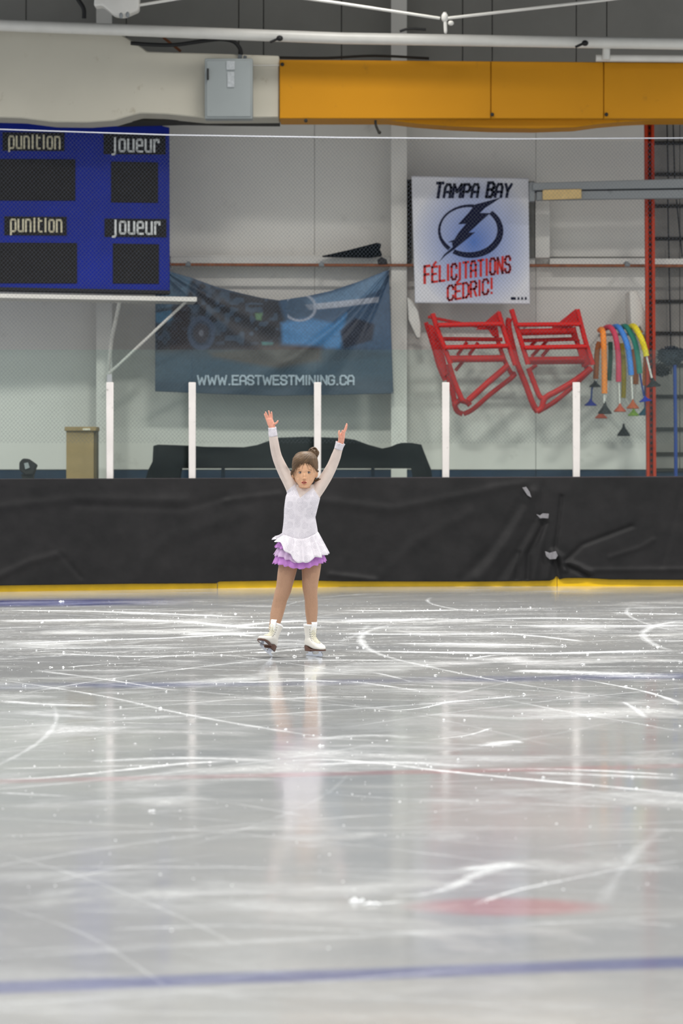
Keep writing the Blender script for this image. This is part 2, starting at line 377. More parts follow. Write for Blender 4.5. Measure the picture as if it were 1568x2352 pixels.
g = empty('white_pipe', P(784, 85, 29.0), 'long white water pipe crossing the whole top of the frame with an elbow at right', 'pipe')
b = MB(); q = [P(-300, 52, 29.0), P(0, 58, 29.0), P(784, 88, 29.0), P(1568, 101, 29.0), P(1900, 107, 29.0)]; b.tube(q, 13.5 * 29 / F, 16); b.build('main_pipe', M['pipe'], g)
b = MB(); tube_px(b, [(1378, 97), (1390, 97), (1392, 104), (1391, 138)], 29.05, 9, 12, 4); b.build('elbow', M['pipe'], g)
b = MB(); tube_px(b, [(1368, 133), (1900, 137)], 29.1, 8.5, 12); b.build('lower_pipe', M['pipe'], g)
for x, y in ((642, 88), (1343, 99)):
    b = MB(); b.ball(P(x, y, 28.85), (.035, .03, .03), 10, 8); tube_px(b, [(x - 22, y + 9), (x - 4, y + 1)], 28.86, 3, 8); b.build('pipe_clamp', M['black'], g)
g = empty('sprinkler_line', P(1026, 45, 28.2), 'thin white sprinkler pipes meeting at a fitting above the orange beam', 'pipe')
b = MB(); tube_px(b, [(640, -12), (784, 8), (1010, 42)], 28.2, 3.5, 8); tube_px(b, [(1026, 42), (1390, 0), (1500, -14)], 28.2, 3.5, 8); b.build('branch_pipe', M['pipe'], g)
b = MB(); b.ball(P(1021, 40, 28.2), (.035, .03, .05), 10, 8); tube_px(b, [(1021, 28), (1023, 72)], 28.2, 4, 8); b.ball(P(1035, 53, 28.2), (.03, .02, .025), 10, 8); b.ball(P(1023, 73, 28.2), (.016, .016, .02), 8, 6); b.build('sprinkler_head', M['pipe'], g)
g = empty('pipe_fitting', P(285, 20, 28.2), 'chunky white pipe fitting hanging at the top left above the cream duct', 'fitting')
b = MB().slab([(218, -20), (215, 14), (235, 12), (262, 34), (285, 36), (318, 22), (320, -20)], 28.2, 0, .2); b.build('housing', M['pipe'], g, bevel=.015)
b = MB(); tube_px(b, [(318, 12), (440, -8)], 28.25, 3.5, 8); b.build('branch_pipe', M['pipe'], g)
b = MB(); b.ball(P(278, 36, 28.2), (.02, .02, .03), 8, 6); b.ball(P(293, 34, 28.2), (.02, .02, .03), 8, 6); b.build('nozzle', M['galv'], g)
tag(tube_px(MB(), [(165, -25), (180, 0), (192, 20), (193, 42)], 28.9, 5, 8, 5).build('black_hose', M['black']), 'short black hose dropping behind the white pipe at top left', 'hose')
tag(tube_px(MB(), [(918, 72), (940, 66), (978, 68)], 29.0, 3, 8, 3).build('pipe_hanger', M['black']), 'small black hanger strap above the white pipe beside the column', 'hanger')

# ---------------------------------------------------------------- stroke lettering
def rr_(a): return a
GL = {
'A': [[(0,0),(0,.75),(.25,1),(.75,1),(1,.75),(1,0)],[(0,.4),(1,.4)]], 'B': [[(0,0),(0,1),(.7,1),(1,.85),(1,.65),(.75,.52),(1,.38),(1,.15),(.7,0),(0,0)],[(0,.52),(.75,.52)]],
'C': [[(1,.72),(1,.85),(.75,1),(.25,1),(0,.85),(0,.15),(.25,0),(.75,0),(1,.15),(1,.28)]], 'D': [[(0,0),(0,1),(.6,1),(1,.8),(1,.2),(.6,0),(0,0)]],
'E': [[(1,1),(0,1),(0,0),(1,0)],[(0,.52),(.8,.52)]], 'F': [[(1,1),(0,1),(0,0)],[(0,.5),(.8,.5)]], 'G': [[(1,.75),(1,.85),(.75,1),(.25,1),(0,.85),(0,.15),(.25,0),(.75,0),(1,.15),(1,.48),(.55,.48)]],
'I': [[(.5,0),(.5,1)]], 'L': [[(0,1),(0,0),(1,0)]], 'M': [[(0,0),(0,1),(.5,.4),(1,1),(1,0)]], 'N': [[(0,0),(0,1),(1,0),(1,1)]], 'O': [[(.25,0),(0,.15),(0,.85),(.25,1),(.75,1),(1,.85),(1,.15),(.75,0),(.25,0)]],
'P': [[(0,0),(0,1),(.75,1),(1,.85),(1,.55),(.75,.42),(0,.42)]], 'R': [[(0,0),(0,1),(.75,1),(1,.85),(1,.62),(.75,.5),(0,.5)],[(.55,.5),(1,0)]], 'S': [[(1,.75),(1,.85),(.75,1),(.25,1),(0,.85),(0,.65),(.25,.53),(.75,.47),(1,.33),(1,.15),(.75,0),(.25,0),(0,.15),(0,.25)]],
'T': [[(0,1),(1,1)],[(.5,1),(.5,0)]], 'W': [[(0,1),(.22,0),(.5,.75),(.78,0),(1,1)]], 'Y': [[(0,1),(.5,.45),(1,1)],[(.5,.45),(.5,0)]], '.': [[(.4,0),(.6,0)]], '!': [[(.5,1),(.5,.32)],[(.5,.04),(.5,.0)]],
"'": [[(.35,1.1),(.7,1.25)]],
'p': [[(0,-.25),(0,.78),(.2,.9),(.8,.9),(1,.78),(1,.12),(.8,0),(0,0)]], 'u': [[(0,.9),(0,.12),(.2,0),(.8,0),(1,.12)],[(1,.9),(1,0)]], 'n': [[(0,0),(0,.9),(.8,.9),(1,.75),(1,0)]],
'i': [[(.5,0),(.5,1)]], 't': [[(.15,1),(.15,.12),(.4,0),(1,0)],[(.15,.82),(.95,.82)]], 'o': [[(.2,0),(0,.12),(0,.78),(.2,.9),(.8,.9),(1,.78),(1,.12),(.8,0),(.2,0)]],
'j': [[(.7,1),(.7,-.1),(.5,-.25),(0,-.25)]], 'e': [[(0,.45),(1,.45),(1,.78),(.8,.9),(.2,.9),(0,.78),(0,.12),(.2,0),(1,0)]], 'r': [[(0,0),(0,.9)],[(0,.7),(.35,.9),(1,.9),(1,.72)]],
}
WID = {'I': .35, 'i': .4, '.': .4, '!': .4, 'M': 1.25, 'W': 1.45, 'j': .7, 't': .75, 'r': .8, ' ': .6}
def lettering(name, text, x0, x1, base0, base1, h, m, parent, mapf, sw=.2, gap=.42, slant=0.0, big='', label=None, cond=None, h1=None):
    b = MB(); ws = [WID.get(c, 1.0) for c in text]; tot = sum(ws) + gap * (len(text) - 1); u = (x1 - x0) / tot; cx = 0
    for c, wd in zip(text, ws):
        acc = c == 'É'; gl = GL.get('E' if acc else c, [])
        k = 1.12 if c in big else 1.0
        if acc: gl = gl + [[(.3,1.14),(.75,1.3)]]
        for pl in gl:
            for (ax, ay), (bx, by) in zip(pl[:-1], pl[1:]):
                def mp(gx, gy):
                    X = x0 + (cx + gx * wd) * u; t_ = (X - x0) / (x1 - x0); H = h + ((h1 or h) - h) * t_
                    return (X + gy * H * k * slant, base0 + (base1 - base0) * t_ - gy * H * k)
                p, q = Vector(mp(ax, ay)), Vector(mp(bx, by)); d = q - p; L = d.length
                if L < 1e-3: d = Vector((1, 0)); L = 1
                d = d.normalized(); wpx = sw * u * .5 * k; n_ = Vector((-d.y, d.x)) * wpx; e_ = d * wpx * .8
                cs = [p - e_ - n_, p - e_ + n_, q + e_ + n_, q + e_ - n_]
                fr = [mapf(*c_) for c_ in cs]; vs = fr + [v + Vector((0, .003, 0)) for v in fr]
                b.add(vs, [(0,1,2,3),(7,6,5,4),(0,4,5,1),(1,5,6,2),(2,6,7,3),(3,7,4,0)])
        cx += wd + gap
    o = b.build(name, M[m], parent, smooth=False)
    if label: o['label'] = label
    return o

# ---------------------------------------------------------------- scoreboard on its shelf
SY, SS = 30.6, .12
g = empty('scoreboard', P(195, 672, SY, SS), 'blue penalty scoreboard with dark display windows standing on a white shelf', 'scoreboard')
b = MB().slab([(-330, 276), (-330, 660), (390, 674), (389, 293), (372, 289), (370, 285)], SY, SS, .3); b.build('housing', M['score_blue'], g, bevel=.006)
b = MB().slab([(-330, 653), (-330, 660), (391, 674), (391, 667)], SY - .02, SS, .32); b.build('bottom_rail', M['black'], g)
b = MB().slab([(-330, 270), (-330, 276), (366, 290), (364, 284)], SY + .02, SS, .28); b.build('top_rail', M['navy'], g)
for x0, y0, x1, y1 in ((-210, 364, 173, 461), (255, 371, 363, 466), (-210, 556, 177, 651), (259, 559, 365, 652)):
    b = MB(); b.slab([(x0, y0), (x0, y1 - 1), (x1, y1), (x1, y0 + 2)], SY - .012, SS, .03); b.build('display_window', M['score_dark'], g, bevel=.003)
for x0, y0, x1, y1, txt, a0, a1, bl, m in ((6, 304, 148, 346, 'punition', 21, 137, 340, 'cream'), (238, 308, 380, 354, 'joueur', 258, 364, 347, 'white_letter'), (10, 497, 153, 540, 'punition', 25, 141, 531, 'cream'), (240, 502, 382, 544, 'joueur', 259, 366, 536, 'white_letter')):
    b = MB().slab([(x0, y0), (x0, y1), (x1, y1 + 1), (x1, y0 + 1)], SY - .012, SS, .03); pl = b.build('name_plate', M['score_dark'], g)
    lettering('lettering', txt, a0, a1, bl, bl + 1.5, 30, m, pl, lambda x, y: P(x, y, SY - .02, SS), .36, .62)
g = empty('wall_shelf', P(225, 690, SY - .1, SS), 'white steel bracket shelf carrying the blue scoreboard', 'shelf')
b = MB().slab([(-330, 669), (-330, 678), (452, 693), (452, 682)], SY - .25, SS, .56); b.build('shelf_board', M['steel'], g, bevel=.004)
b = MB(); b.tube([P(430, 690, 30.3), P(300, 812, 30.6), P(250, 858, 30.7)], .016, 8); b.build('brace', M['steel'], g)
b = MB(); b.tube([P(275, 692, 30.5), P(256, 780, 30.8), P(247, 870, 31.05)], .022, 8); b.build('brace', M['steel'], g)

# ---------------------------------------------------------------- mining banner
g = empty('blue_banner', P(628, 620, 30.9), 'dark blue sagging banner printed with mining machines on the white wall', 'banner')
tx = [357, 395, 440, 500, 560, 600, 640, 700, 760, 820, 870, 893]; ty = [606, 625, 638, 660, 675, 684, 690, 681, 668, 648, 628, 619]
bx = [355, 500, 628, 760, 902]; by = [899, 905, 909, 907, 904]
def ban(u, v):
    xt = 357 + u * 536; xb = 356 + u * 547; yt = np.interp(xt, tx, ty); yb = np.interp(xb, bx, by)
    px = xt + (xb - xt) * v; py = yt + (yb - yt) * v
    d = .035 * np.sin(v * 9 + u * 4) * (1 - abs(u - .5)) * .5
    # folds fanning from the top right corner and the sagging middle
    r = np.hypot(u - 1.02, (v + .03) * .6); th = np.arctan2((v + .03) * .6, 1.02 - u)
    d += .05 * np.exp(-((th - .95) / .07) ** 2) * np.exp(-r * 1.2) - .04 * np.exp(-((th - 1.12) / .06) ** 2) * np.exp(-r) + .03 * np.exp(-((th - .72) / .06) ** 2)
    r2 = np.hypot(u, v * .6); th2 = np.arctan2(v * .6 + .02, u + .02)
    d += .03 * np.exp(-((th2 - .35) / .09) ** 2) * np.exp(-r2) + .02 * np.exp(-((th2 - .62) / .08) ** 2)
    d += .025 * np.sin(u * 26 + v * 3) * np.exp(-v * 5)
    return px, py, d
NU, NV = 360, 190
U, V = np.meshgrid(np.linspace(0, 1, NU), np.linspace(0, 1, NV)); PX, PY, D = ban(U, V); Yb = 30.9 - D
vs = np.stack([(PX - 784) / F * Yb, Yb, EYE + (HZ - PY) / F * Yb], -1).reshape(-1, 3)
idx = np.arange(NU * NV).reshape(NV, NU)
fs = np.stack([idx[:-1, :-1], idx[1:, :-1], idx[1:, 1:], idx[:-1, 1:]], -1).reshape(-1, 4)
def grid_obj(name, vs, fs, colors, m, parent, thick=.004):
    me = bpy.data.meshes.new(name); me.from_pydata(vs.tolist(), [], fs.tolist()); me.materials.append(m)
    if colors is not None:
        a = me.color_attributes.new('Col', 'FLOAT_COLOR', 'POINT'); a.data.foreach_set('color', np.concatenate([colors, np.ones((len(colors), 1))], 1).astype(np.float32).ravel())
    me.shade_smooth(); o = bpy.data.objects.new(name, me); COL.objects.link(o)
    if thick:
        md = o.modifiers.new('thickness', 'SOLIDIFY'); md.thickness = thick; md.offset = -1
    if parent is not None: att(o, parent)
    return o
def L3(r, g_, b_): return np.array(srgb(r, g_, b_)[:3])
C = np.ones((NV, NU, 3)) * L3(46, 62, 78)
def vnoise(x, y, s, seed=0):
    rs = np.random.RandomState(seed); g_ = rs.rand(64, 64); x = np.abs(x * s) % 63; y = np.abs(y * s) % 63
    xi = x.astype(int); yi = y.astype(int); fx = x - xi; fy = y - yi; fx = fx * fx * (3 - 2 * fx); fy = fy * fy * (3 - 2 * fy)
    a = g_[yi, xi]; b_ = g_[yi, (xi + 1) % 64]; c = g_[(yi + 1) % 64, xi]; d = g_[(yi + 1) % 64, (xi + 1) % 64]
    return (a * (1 - fx) + b_ * fx) * (1 - fy) + (c * (1 - fx) + d * fx) * fy
def blend(mask, col):
    global C; m_ = np.clip(mask, 0, 1)[..., None]; C = C * (1 - m_) + col * m_
def soft(d, w_): return np.clip(.5 - d / w_, 0, 1)
def poly(pts, w_=3):
    # signed distance style mask of a polygon
    x, y = PX, PY; ins = np.zeros_like(x, bool); dmin = np.full(x.shape, 1e9); n = len(pts)
    for i in range(n):
        (x0, y0), (x1, y1) = pts[i], pts[(i + 1) % n]
        c = ((y0 > y) != (y1 > y)) & (x < (x1 - x0) * (y - y0) / ((y1 - y0) or 1e-9) + x0); ins ^= c
        tt = np.clip(((x - x0) * (x1 - x0) + (y - y0) * (y1 - y0)) / ((x1 - x0) ** 2 + (y1 - y0) ** 2 + 1e-9), 0, 1)
        dmin = np.minimum(dmin, np.hypot(x - x0 - tt * (x1 - x0), y - y0 - tt * (y1 - y0)))
    return soft(np.where(ins, -dmin, dmin), w_)
n1 = vnoise(PX, PY, .09, 1); n2 = vnoise(PX, PY, .22, 2); n3 = vnoise(PX, PY, .5, 3)
blend(poly([(357, 600), (640, 690), (893, 615), (905, 810), (820, 800), (650, 800), (357, 800)], 16), L3(58, 82, 108))
blend(poly([(357, 690), (395, 625), (500, 662), (640, 690), (655, 740), (640, 800), (357, 808)], 10), L3(40, 42, 48))
blend(poly([(357, 606), (395, 622), (440, 640), (425, 700), (357, 712)], 10) * .8, L3(92, 122, 144))
blend(soft(-(n1 - .6) * 30, 6) * poly([(357, 606), (395, 622), (440, 640), (640, 690), (640, 790), (357, 790)], 10) * .6, L3(66, 86, 106))
blend(poly([(358, 718), (395, 712), (400, 735), (372, 742), (358, 740)], 4), L3(72, 120, 152))
blend(poly([(395, 700), (430, 690), (440, 800), (390, 805)], 6) * .7, L3(44, 34, 36))
for (cx_, cy_, r0, r1, col) in ((462, 765, 24, 40, L3(58, 72, 92)), (462, 765, 0, 22, L3(50, 50, 58)), (462, 765, 0, 7, L3(96, 100, 110)), (462, 765, 24, 28, L3(38, 50, 66))):
    rr2 = np.hypot((PX - cx_) / .8, PY - cy_); blend(soft(rr2 - r1, 4) * soft(r0 - rr2, 4), col)
blend(poly([(645, 742), (700, 730), (768, 742), (795, 720), (780, 800), (700, 796), (650, 790)], 10), L3(66, 118, 164))
blend(poly([(700, 690), (780, 668), (886, 624), (880, 660), (820, 690), (710, 705)], 8) * .7, L3(108, 138, 166))
blend(poly([(700, 700), (870, 682), (868, 694), (780, 706), (710, 712)], 3) * .8, L3(176, 180, 190))
rr2 = np.hypot((PX - 688) / 1.2, (PY - 706)); blend(soft(abs(rr2 - 30) - 2.5, 3) * (PX > 660), L3(150, 158, 172)); blend(soft(rr2 - 27, 4) * .6, L3(64, 84, 104))
blend(poly([(780, 760), (815, 730), (860, 745), (855, 782), (790, 800)], 6) * .85, L3(34, 34, 44))
blend(poly([(590, 770), (620, 740), (640, 735), (625, 780), (600, 786)], 4), L3(28, 30, 36))
blend(poly([(585, 720), (603, 718), (600, 736), (588, 734)], 4), L3(84, 116, 84)); blend(poly([(600, 785), (628, 787), (626, 793), (602, 793)], 3), L3(60, 110, 108))
blend(poly([(480, 808), (640, 792), (740, 795), (735, 828), (640, 846), (560, 836), (490, 822)], 14) * .9, L3(72, 62, 56))
blend(poly([(357, 815), (500, 825), (640, 850), (760, 830), (905, 815), (905, 915), (357, 915)], 14), L3(42, 66, 86))
blend(poly([(357, 872), (520, 880), (905, 868), (905, 915), (357, 915)], 14), L3(36, 56, 76))
C *= (0.82 + .3 * n2 + .18 * n3)[..., None]
grid_obj('banner_sheet', vs, fs, C.reshape(-1, 3), vcol('banner_print', .5), g)
def banmap(x, y):
    u = (x - 356) / 546; v = min(1, max(0, (y - 650) / 255)); d = ban(np.array(u), np.array(v))[2]
    return P(x, y, 30.9 - float(d) - .025)
lettering('lettering', 'WWW.EASTWESTMINING.CA', 454, 812, 883, 883, 20, 'banner_letter', g, banmap, .3, .35)
for x, y in ((893, 620), (395, 618), (900, 903)):
    b = MB(); b.tube([P(x, y, 30.86), P(x + (3 if x > 800 else -3), y - 7, 30.98)], .006, 6); b.build('tie', M['galv'], g)

# ---------------------------------------------------------------- poster
g = empty('poster', P(1080, 697, 31.0), 'white square poster with a lightning bolt in a ring and red French lettering', 'poster')
NU, NV = 90, 96; U, V = np.meshgrid(np.linspace(0, 1, NU), np.linspace(0, 1, NV))
PX = 945 + (1 - V) * 0 + V * 8 + U * (268 - V * 5); PY = 405 + U * 5 + V * (290 - U * 2); PX = np.where(True, PX, PX)
C = np.ones((NV, NU, 3)) * L3(222, 222, 228); rd = np.hypot((PX - 1088) / 1.0, (PY - 556) / 1.15)
m_ = np.clip(1 - (rd / 142), 0, 1) ** .75; C = C * (1 - m_[..., None]) + L3(66, 110, 190) * m_[..., None]
Yp = 30.92; vs = np.stack([(PX - 784) / F * Yp, PX * 0 + Yp, EYE + (HZ - PY) / F * Yp], -1).reshape(-1, 3)
idx = np.arange(NU * NV).reshape(NV, NU); fs = np.stack([idx[:-1, :-1], idx[1:, :-1], idx[1:, 1:], idx[:-1, 1:]], -1).reshape(-1, 4)
grid_obj('printed_face', vs, fs, C.reshape(-1, 3), vcol('poster_print', .5), g, .002)
b = MB().slab([(944.5, 404), (952.5, 696), (1216.5, 699), (1213.5, 409)], 30.925, 0, .035); b.build('backing_board', M['poster_side'], g)
pm = lambda x, y: P(x, y, Yp - .004)
lettering('lettering', 'TAMPA BAY', 999, 1170, 453, 452, 29, 'navy_letter', g, pm, .46, .5, .16, 'TB', 'navy lettering')
lettering('lettering', 'FÉLICITATIONS', 975, 1171, 650, 625, 34, 'red_letter', g, pm, .48, .55, .0, 'F', 'red lettering', h1=37)
lettering('lettering', 'CÉDRIC!', 1028, 1131, 690, 673, 33, 'red_letter', g, pm, .42, .45, .0, '', 'red lettering', h1=34)
lettering('lettering', 'III I I I', 1174, 1208, 687, 687, 3, 'navy_letter', g, pm, .8, .3)
Z = lambda X, Y_: (900 + X / 3.92, 380 + Y_ / 3.92)
bolt = [Z(*p) for p in ((985, 286), (835, 385), (790, 428), (882, 430), (760, 540), (690, 605), (748, 602), (640, 690), (560, 755), (480, 812), (425, 868), (470, 800), (545, 735), (540, 690), (503, 690), (560, 668), (600, 605), (665, 525), (594, 530), (690, 425), (745, 352), (860, 322))]
b = MB().slab(bolt, Yp - .005, 0, .004); b.build('lightning_bolt', M['navy_letter'], g, smooth=False)
def arc(a0, a1, n=40):
    b = MB()
    for i in range(n):
        q = []
        for a in (a0 + (a1 - a0) * i / n, a0 + (a1 - a0) * (i + 1) / n):
            A = math.radians(a); wt = (math.cos(A - math.radians(-40)) * .5 + .5)
            th = 9 + 20 * wt; cx_, cy_ = 700 + 0, 585; q.append([(cx_ + (275 + s_ * th) * math.cos(A), cy_ - (222 + s_ * th) * math.sin(A)) for s_ in (1, -1)])
        b.slab([Z(*q[0][0]), Z(*q[0][1]), Z(*q[1][1]), Z(*q[1][0])], Yp - .004, 0, .003)
    b.build('ring', M['navy_letter'], g, smooth=False)
arc(82, 228); arc(-122, 47)
b = MB(); b.rect(934, 412, 945, 570, 31.25, 0, .2); b.rect(935, 570, 945, 602, 31.1, 0, .3); tag(b.build('trim_3', M['gap']), kind='structure')
b = MB(); b.rect(1215, 416, 1227, 592, 31.2, 0, .25); tag(b.build('trim_4', mat('grey_channel', (110, 108, 100), .7)), kind='structure')
# ---------------------------------------------------------------- rink barrier
BY, BS = 27.32, .155
kx = [-500, -200, 0, 150, 300, 400, 500, 600, 700, 784, 900, 1000, 1100, 1200, 1270, 1400, 1568, 1800, 2000]
ky = np.interp(kx, [-500, 0, 500, 784, 1100, 1568, 2000], [1369, 1359.5, 1351.5, 1348, 1346.8, 1346.4, 1346.4])
def kickY(x):                                   # distance of the foot of the barrier under pixel column x
    return float(np.interp(x, kx, F * EYE / (ky - HZ)))
def run(b, x0, x1, ytop, ybot, off, depth):     # a long strip following the barrier line; ytop / ybot: functions of the column
    xs_ = [x0] + [x for x in kx if x0 + 1 < x < x1 - 1] + [x1]; vs = []
    for x in xs_:
        Y = kickY(x) + off; n_ = Vector((-.12, 1, 0)).normalized() * depth
        p, q = P(x, ytop(x), Y), P(x, ybot(x), Y); vs += [p, q, q + n_, p + n_]
    m_ = len(xs_); fs = [(i * 4 + k_, i * 4 + (k_ + 1) % 4, i * 4 + 4 + (k_ + 1) % 4, i * 4 + 4 + k_) for i in range(m_ - 1) for k_ in range(4)] + [(0, 1, 2, 3), tuple((m_ - 1) * 4 + k_ for k_ in (3, 2, 1, 0))]
    return b.add(vs, fs)
ct = lambda x: np.interp(x, [-500, 0, 784, 1568, 2000], [1104, 1101.5, 1098.5, 1095.5, 1095])
g = empty('rink_barrier', (0, 27.4, 0), kind='structure')
run(MB(), -500, 2000, lambda x: ct(x) + 5, lambda x: float(np.interp(x, kx, ky)) - 25, .03, .12).build('board', M['hdpe'], g)
for x0, x1 in ((-500, -60), (-60, 499), (499, 1279), (1279, 2000)):
    run(MB(), x0 + .8, x1 - .8, lambda x: float(np.interp(x, kx, ky)) - 42, lambda x: float(np.interp(x, kx, ky)), 0, .03).build('kick_plate', M['yellow'], g)
run(MB(), -500, 2000, lambda x: ct(x) - 1.5, lambda x: ct(x) + 6, -.02, .2).build('cap_rail', M['cap'], g)
PX_ = [(252, 16), (441, 16), (729, 16), (1023.5, 16.5), (1323.5, 16.5), (1625, 16.5)]
for x, w_ in PX_:
    Y = kickY(x) - .01; b = MB(); b.slab([(x - w_ / 2, 878), (x - w_ / 2, ct(x) + 1), (x + w_ / 2, ct(x) + 1), (x + w_ / 2, 878)], Y, 0, .05)
    b.build('glass_post', M['post_alu'], g, bevel=.004)
es = [-360, -60, 252, 441, 729, 1023.5, 1323.5, 1625, 1900]
for a, c in zip(es[:-1], es[1:]):
    run(MB(), a + .6, c - .6, lambda x: 803, lambda x: ct(x) + 1, .085, .012).build('glass_pane', M['glass'], g, smooth=False)
run(MB(), 246, 257, lambda x: 860, lambda x: 880, .01, .1).build('latch', M['galv'], g)

# black cover draped over the boards
NU, NV = 520, 90; U, V = np.meshgrid(np.linspace(-200, 1800, NU), np.linspace(0, 1, NV))
ux = U[0]; bot = np.interp(ux, [-200, 0, 300, 497, 503, 700, 784, 1100, 1262, 1272, 1278, 1284, 1296, 1345, 1400, 1568, 1800], [1347, 1345, 1341, 1340, 1336, 1333, 1335.5, 1336, 1334, 1330, 1321, 1331, 1328, 1327.5, 1331, 1332, 1332])
top = np.interp(ux, [-200, 0, 1568, 1800], [1102.5, 1101, 1096.5, 1096]); PX = U; PY = top + (bot - top) * V
def crease(pts, amp, w_):
    d = np.full(PX.shape, 1e9)
    for (x0, y0), (x1, y1) in zip(pts[:-1], pts[1:]):
        tt = np.clip(((PX - x0) * (x1 - x0) + (PY - y0) * (y1 - y0)) / ((x1 - x0) ** 2 + (y1 - y0) ** 2), 0, 1)
        d = np.minimum(d, np.hypot(PX - x0 - tt * (x1 - x0), PY - y0 - tt * (y1 - y0)))
    return amp * np.exp(-(d / w_) ** 2)
D = .008 * (vnoise(PX, PY, .012, 5) - .5) + .006 * (vnoise(PX, PY * 1.0, .04, 6) - .5)
for pts, a, w_ in (([(1251, 1200), (1214, 1272), (1211, 1330)], -.035, 6), ([(1289, 1140), (1280, 1215), (1273, 1265)], -.035, 4), ([(1299, 1287), (1337, 1251), (1451, 1208)], -.026, 5),
                   ([(1307, 1292), (1330, 1300), (1357, 1316)], .03, 6), ([(1300, 1300), (1350, 1325)], -.03, 5), ([(1340, 1310), (1568, 1308), (1800, 1310)], .012, 6), ([(1190, 1270), (1185, 1330)], -.022, 5), ([(1100, 1330), (1160, 1250), (1225, 1130)], .03, 13),
                   ([(1060, 1330), (1120, 1270), (1200, 1160)], -.02, 12), ([(1140, 1336), (1185, 1270), (1235, 1190)], -.02, 9), ([(1165, 1336), (1200, 1265), (1240, 1190)], .02, 7), ([(1225, 1330), (1236, 1280), (1255, 1200)], .024, 7),
                   ([(1255, 1330), (1262, 1290), (1268, 1270)], .03, 6), ([(1275, 1285), (1284, 1330)], -.04, 6), ([(1270, 1265), (1290, 1280), (1297, 1310)], .035, 6), ([(1246, 1100), (1245, 1185)], -.014, 5), ([(0, 1322), (70, 1290), (140, 1272)], .014, 9), ([(140, 1272), (185, 1325)], -.012, 6),
                   ([(0, 1165), (180, 1145), (420, 1150)], .012, 11), ([(180, 1160), (420, 1168), (520, 1140)], -.010, 9), ([(520, 1150), (640, 1135)], .012, 8), ([(740, 1150), (900, 1170), (1100, 1130), (1210, 1103)], .014, 11), ([(760, 1320), (860, 1332)], .02, 7),
                   ([(1568, 1120), (1520, 1300)], -.008, 7), ([(1400, 1280), (1470, 1258), (1500, 1240)], .010, 6), ([(880, 1320), (960, 1240), (1080, 1180)], .010, 14), ([(300, 1330), (380, 1240), (560, 1180)], .010, 18), ([(560, 1110), (562, 1330)], -.006, 7)):
    D += crease(pts, a, w_)
D *= .75 * np.clip(V * 14, 0, 1)
u_ = (PX - 784) / F; Yp = np.interp(PX, kx, [kickY(x) for x in kx]) - .045 - D
# lower hem kicks out onto the yellow plate
vs = np.stack([u_ * Yp, Yp, EYE + (HZ - PY) / F * Yp], -1)
topb = vs[:1].copy(); topb[..., 1] += .2; topb[..., 2] += .004; topf = vs[:1].copy(); topf[..., 2] += .002
vs = np.concatenate([topb, topf, vs], 0); NV2 = NV + 2
idx = np.arange(NU * NV2).reshape(NV2, NU); fs = np.stack([idx[:-1, :-1], idx[1:, :-1], idx[1:, 1:], idx[:-1, 1:]], -1).reshape(-1, 4)
t = NT('black_vinyl'); nz = t.noise(t.pos(), 3.0, 6, .65)
t.link(t.mix(t.ramp(nz, .3, .75), srgb(26, 26, 27), srgb(38, 37, 38)), t.b.inputs['Base Color']); t.b.inputs['Roughness'].default_value = .55; t.b.inputs['Specular IOR Level'].default_value = .16
t.bump(t.noise(t.mapping(t.pos(), (1, 1, 1.4)), 9, 5, .6), .25, .01); M['vinyl'] = t.m
g = empty('board_cover', P(784, 1340, BY, BS), 'long black wrinkled vinyl sheet covering the rink boards behind the skater', 'cover')
grid_obj('vinyl_sheet', vs.reshape(-1, 3), fs, None, M['vinyl'], g, .004)
for q, lb in (([(1199, 1120), (1208, 1118), (1216, 1130), (1220, 1143), (1211, 1138)], 0), ([(1231, 1181), (1240, 1184), (1246, 1179), (1260, 1180), (1259, 1191), (1247, 1190), (1240, 1191)], 0), ([(1251, 1266), (1262, 1270), (1276, 1266), (1281, 1276), (1276, 1284), (1262, 1285), (1254, 1278)], 0)):
    MB().slab(q, kickY(1250) - .095, 0, .012).build('tape_patch', M['tape'], g, bevel=.002)

# ---------------------------------------------------------------- protective net
g = empty('safety_net', P(784, 310, BY + .2, BS), 'fine diamond mesh net hanging from a thin white cable before the wall', 'net')
cyx = [-300, 0, 387, 784, 1180, 1568, 1900]; cyy = [284, 297, 310, 316, 319, 317, 312]
NYc = 28.0
def netpt(x, z):
    return (x, NYc + BS * x, z)
x0n, x1n, z0n = -4.3, 4.3, 1.4; ztop = 4.42
st = .0385; k = .92
vs, fs = [], []; r = .00065
def strand(a, c):
    a = Vector(a); c = Vector(c); i = len(vs)
    for p in (a, c): vs.extend([p + Vector((r, 0, r)), p + Vector((-r, 0, r)), p + Vector((0, r, -r))])
    fs.extend([(i, i + 1, i + 4, i + 3), (i + 1, i + 2, i + 5, i + 4), (i + 2, i, i + 3, i + 5)])
H = ztop - z0n; n = int((x1n - x0n + H * k) / st)
for i in range(n):
    for sgn in (1, -1):
        xa = x0n - (H * k if sgn > 0 else 0) + i * st; za = z0n; xb = xa + H * k
        if sgn < 0: xa, xb = xa + 0, xa + 0; 
        if sgn > 0: A = (xa, z0n); B_ = (xa + H * k, ztop)
        else: A = (xa + 0, ztop); B_ = (xa + H * k, z0n); A = (x0n - H * k + i * st, ztop); B_ = (x0n - H * k + i * st + H * k, z0n)
        # clip in x
        (ax, az), (bx_, bz) = A, B_
        if bx_ <= x0n or ax >= x1n: continue
        if ax < x0n: f_ = (x0n - ax) / (bx_ - ax); ax, az = x0n, az + (bz - az) * f_
        if bx_ > x1n: f_ = (x1n - ax) / (bx_ - ax); bx_, bz = x1n, az + (bz - az) * f_
        strand(netpt(ax, az), netpt(bx_, bz))
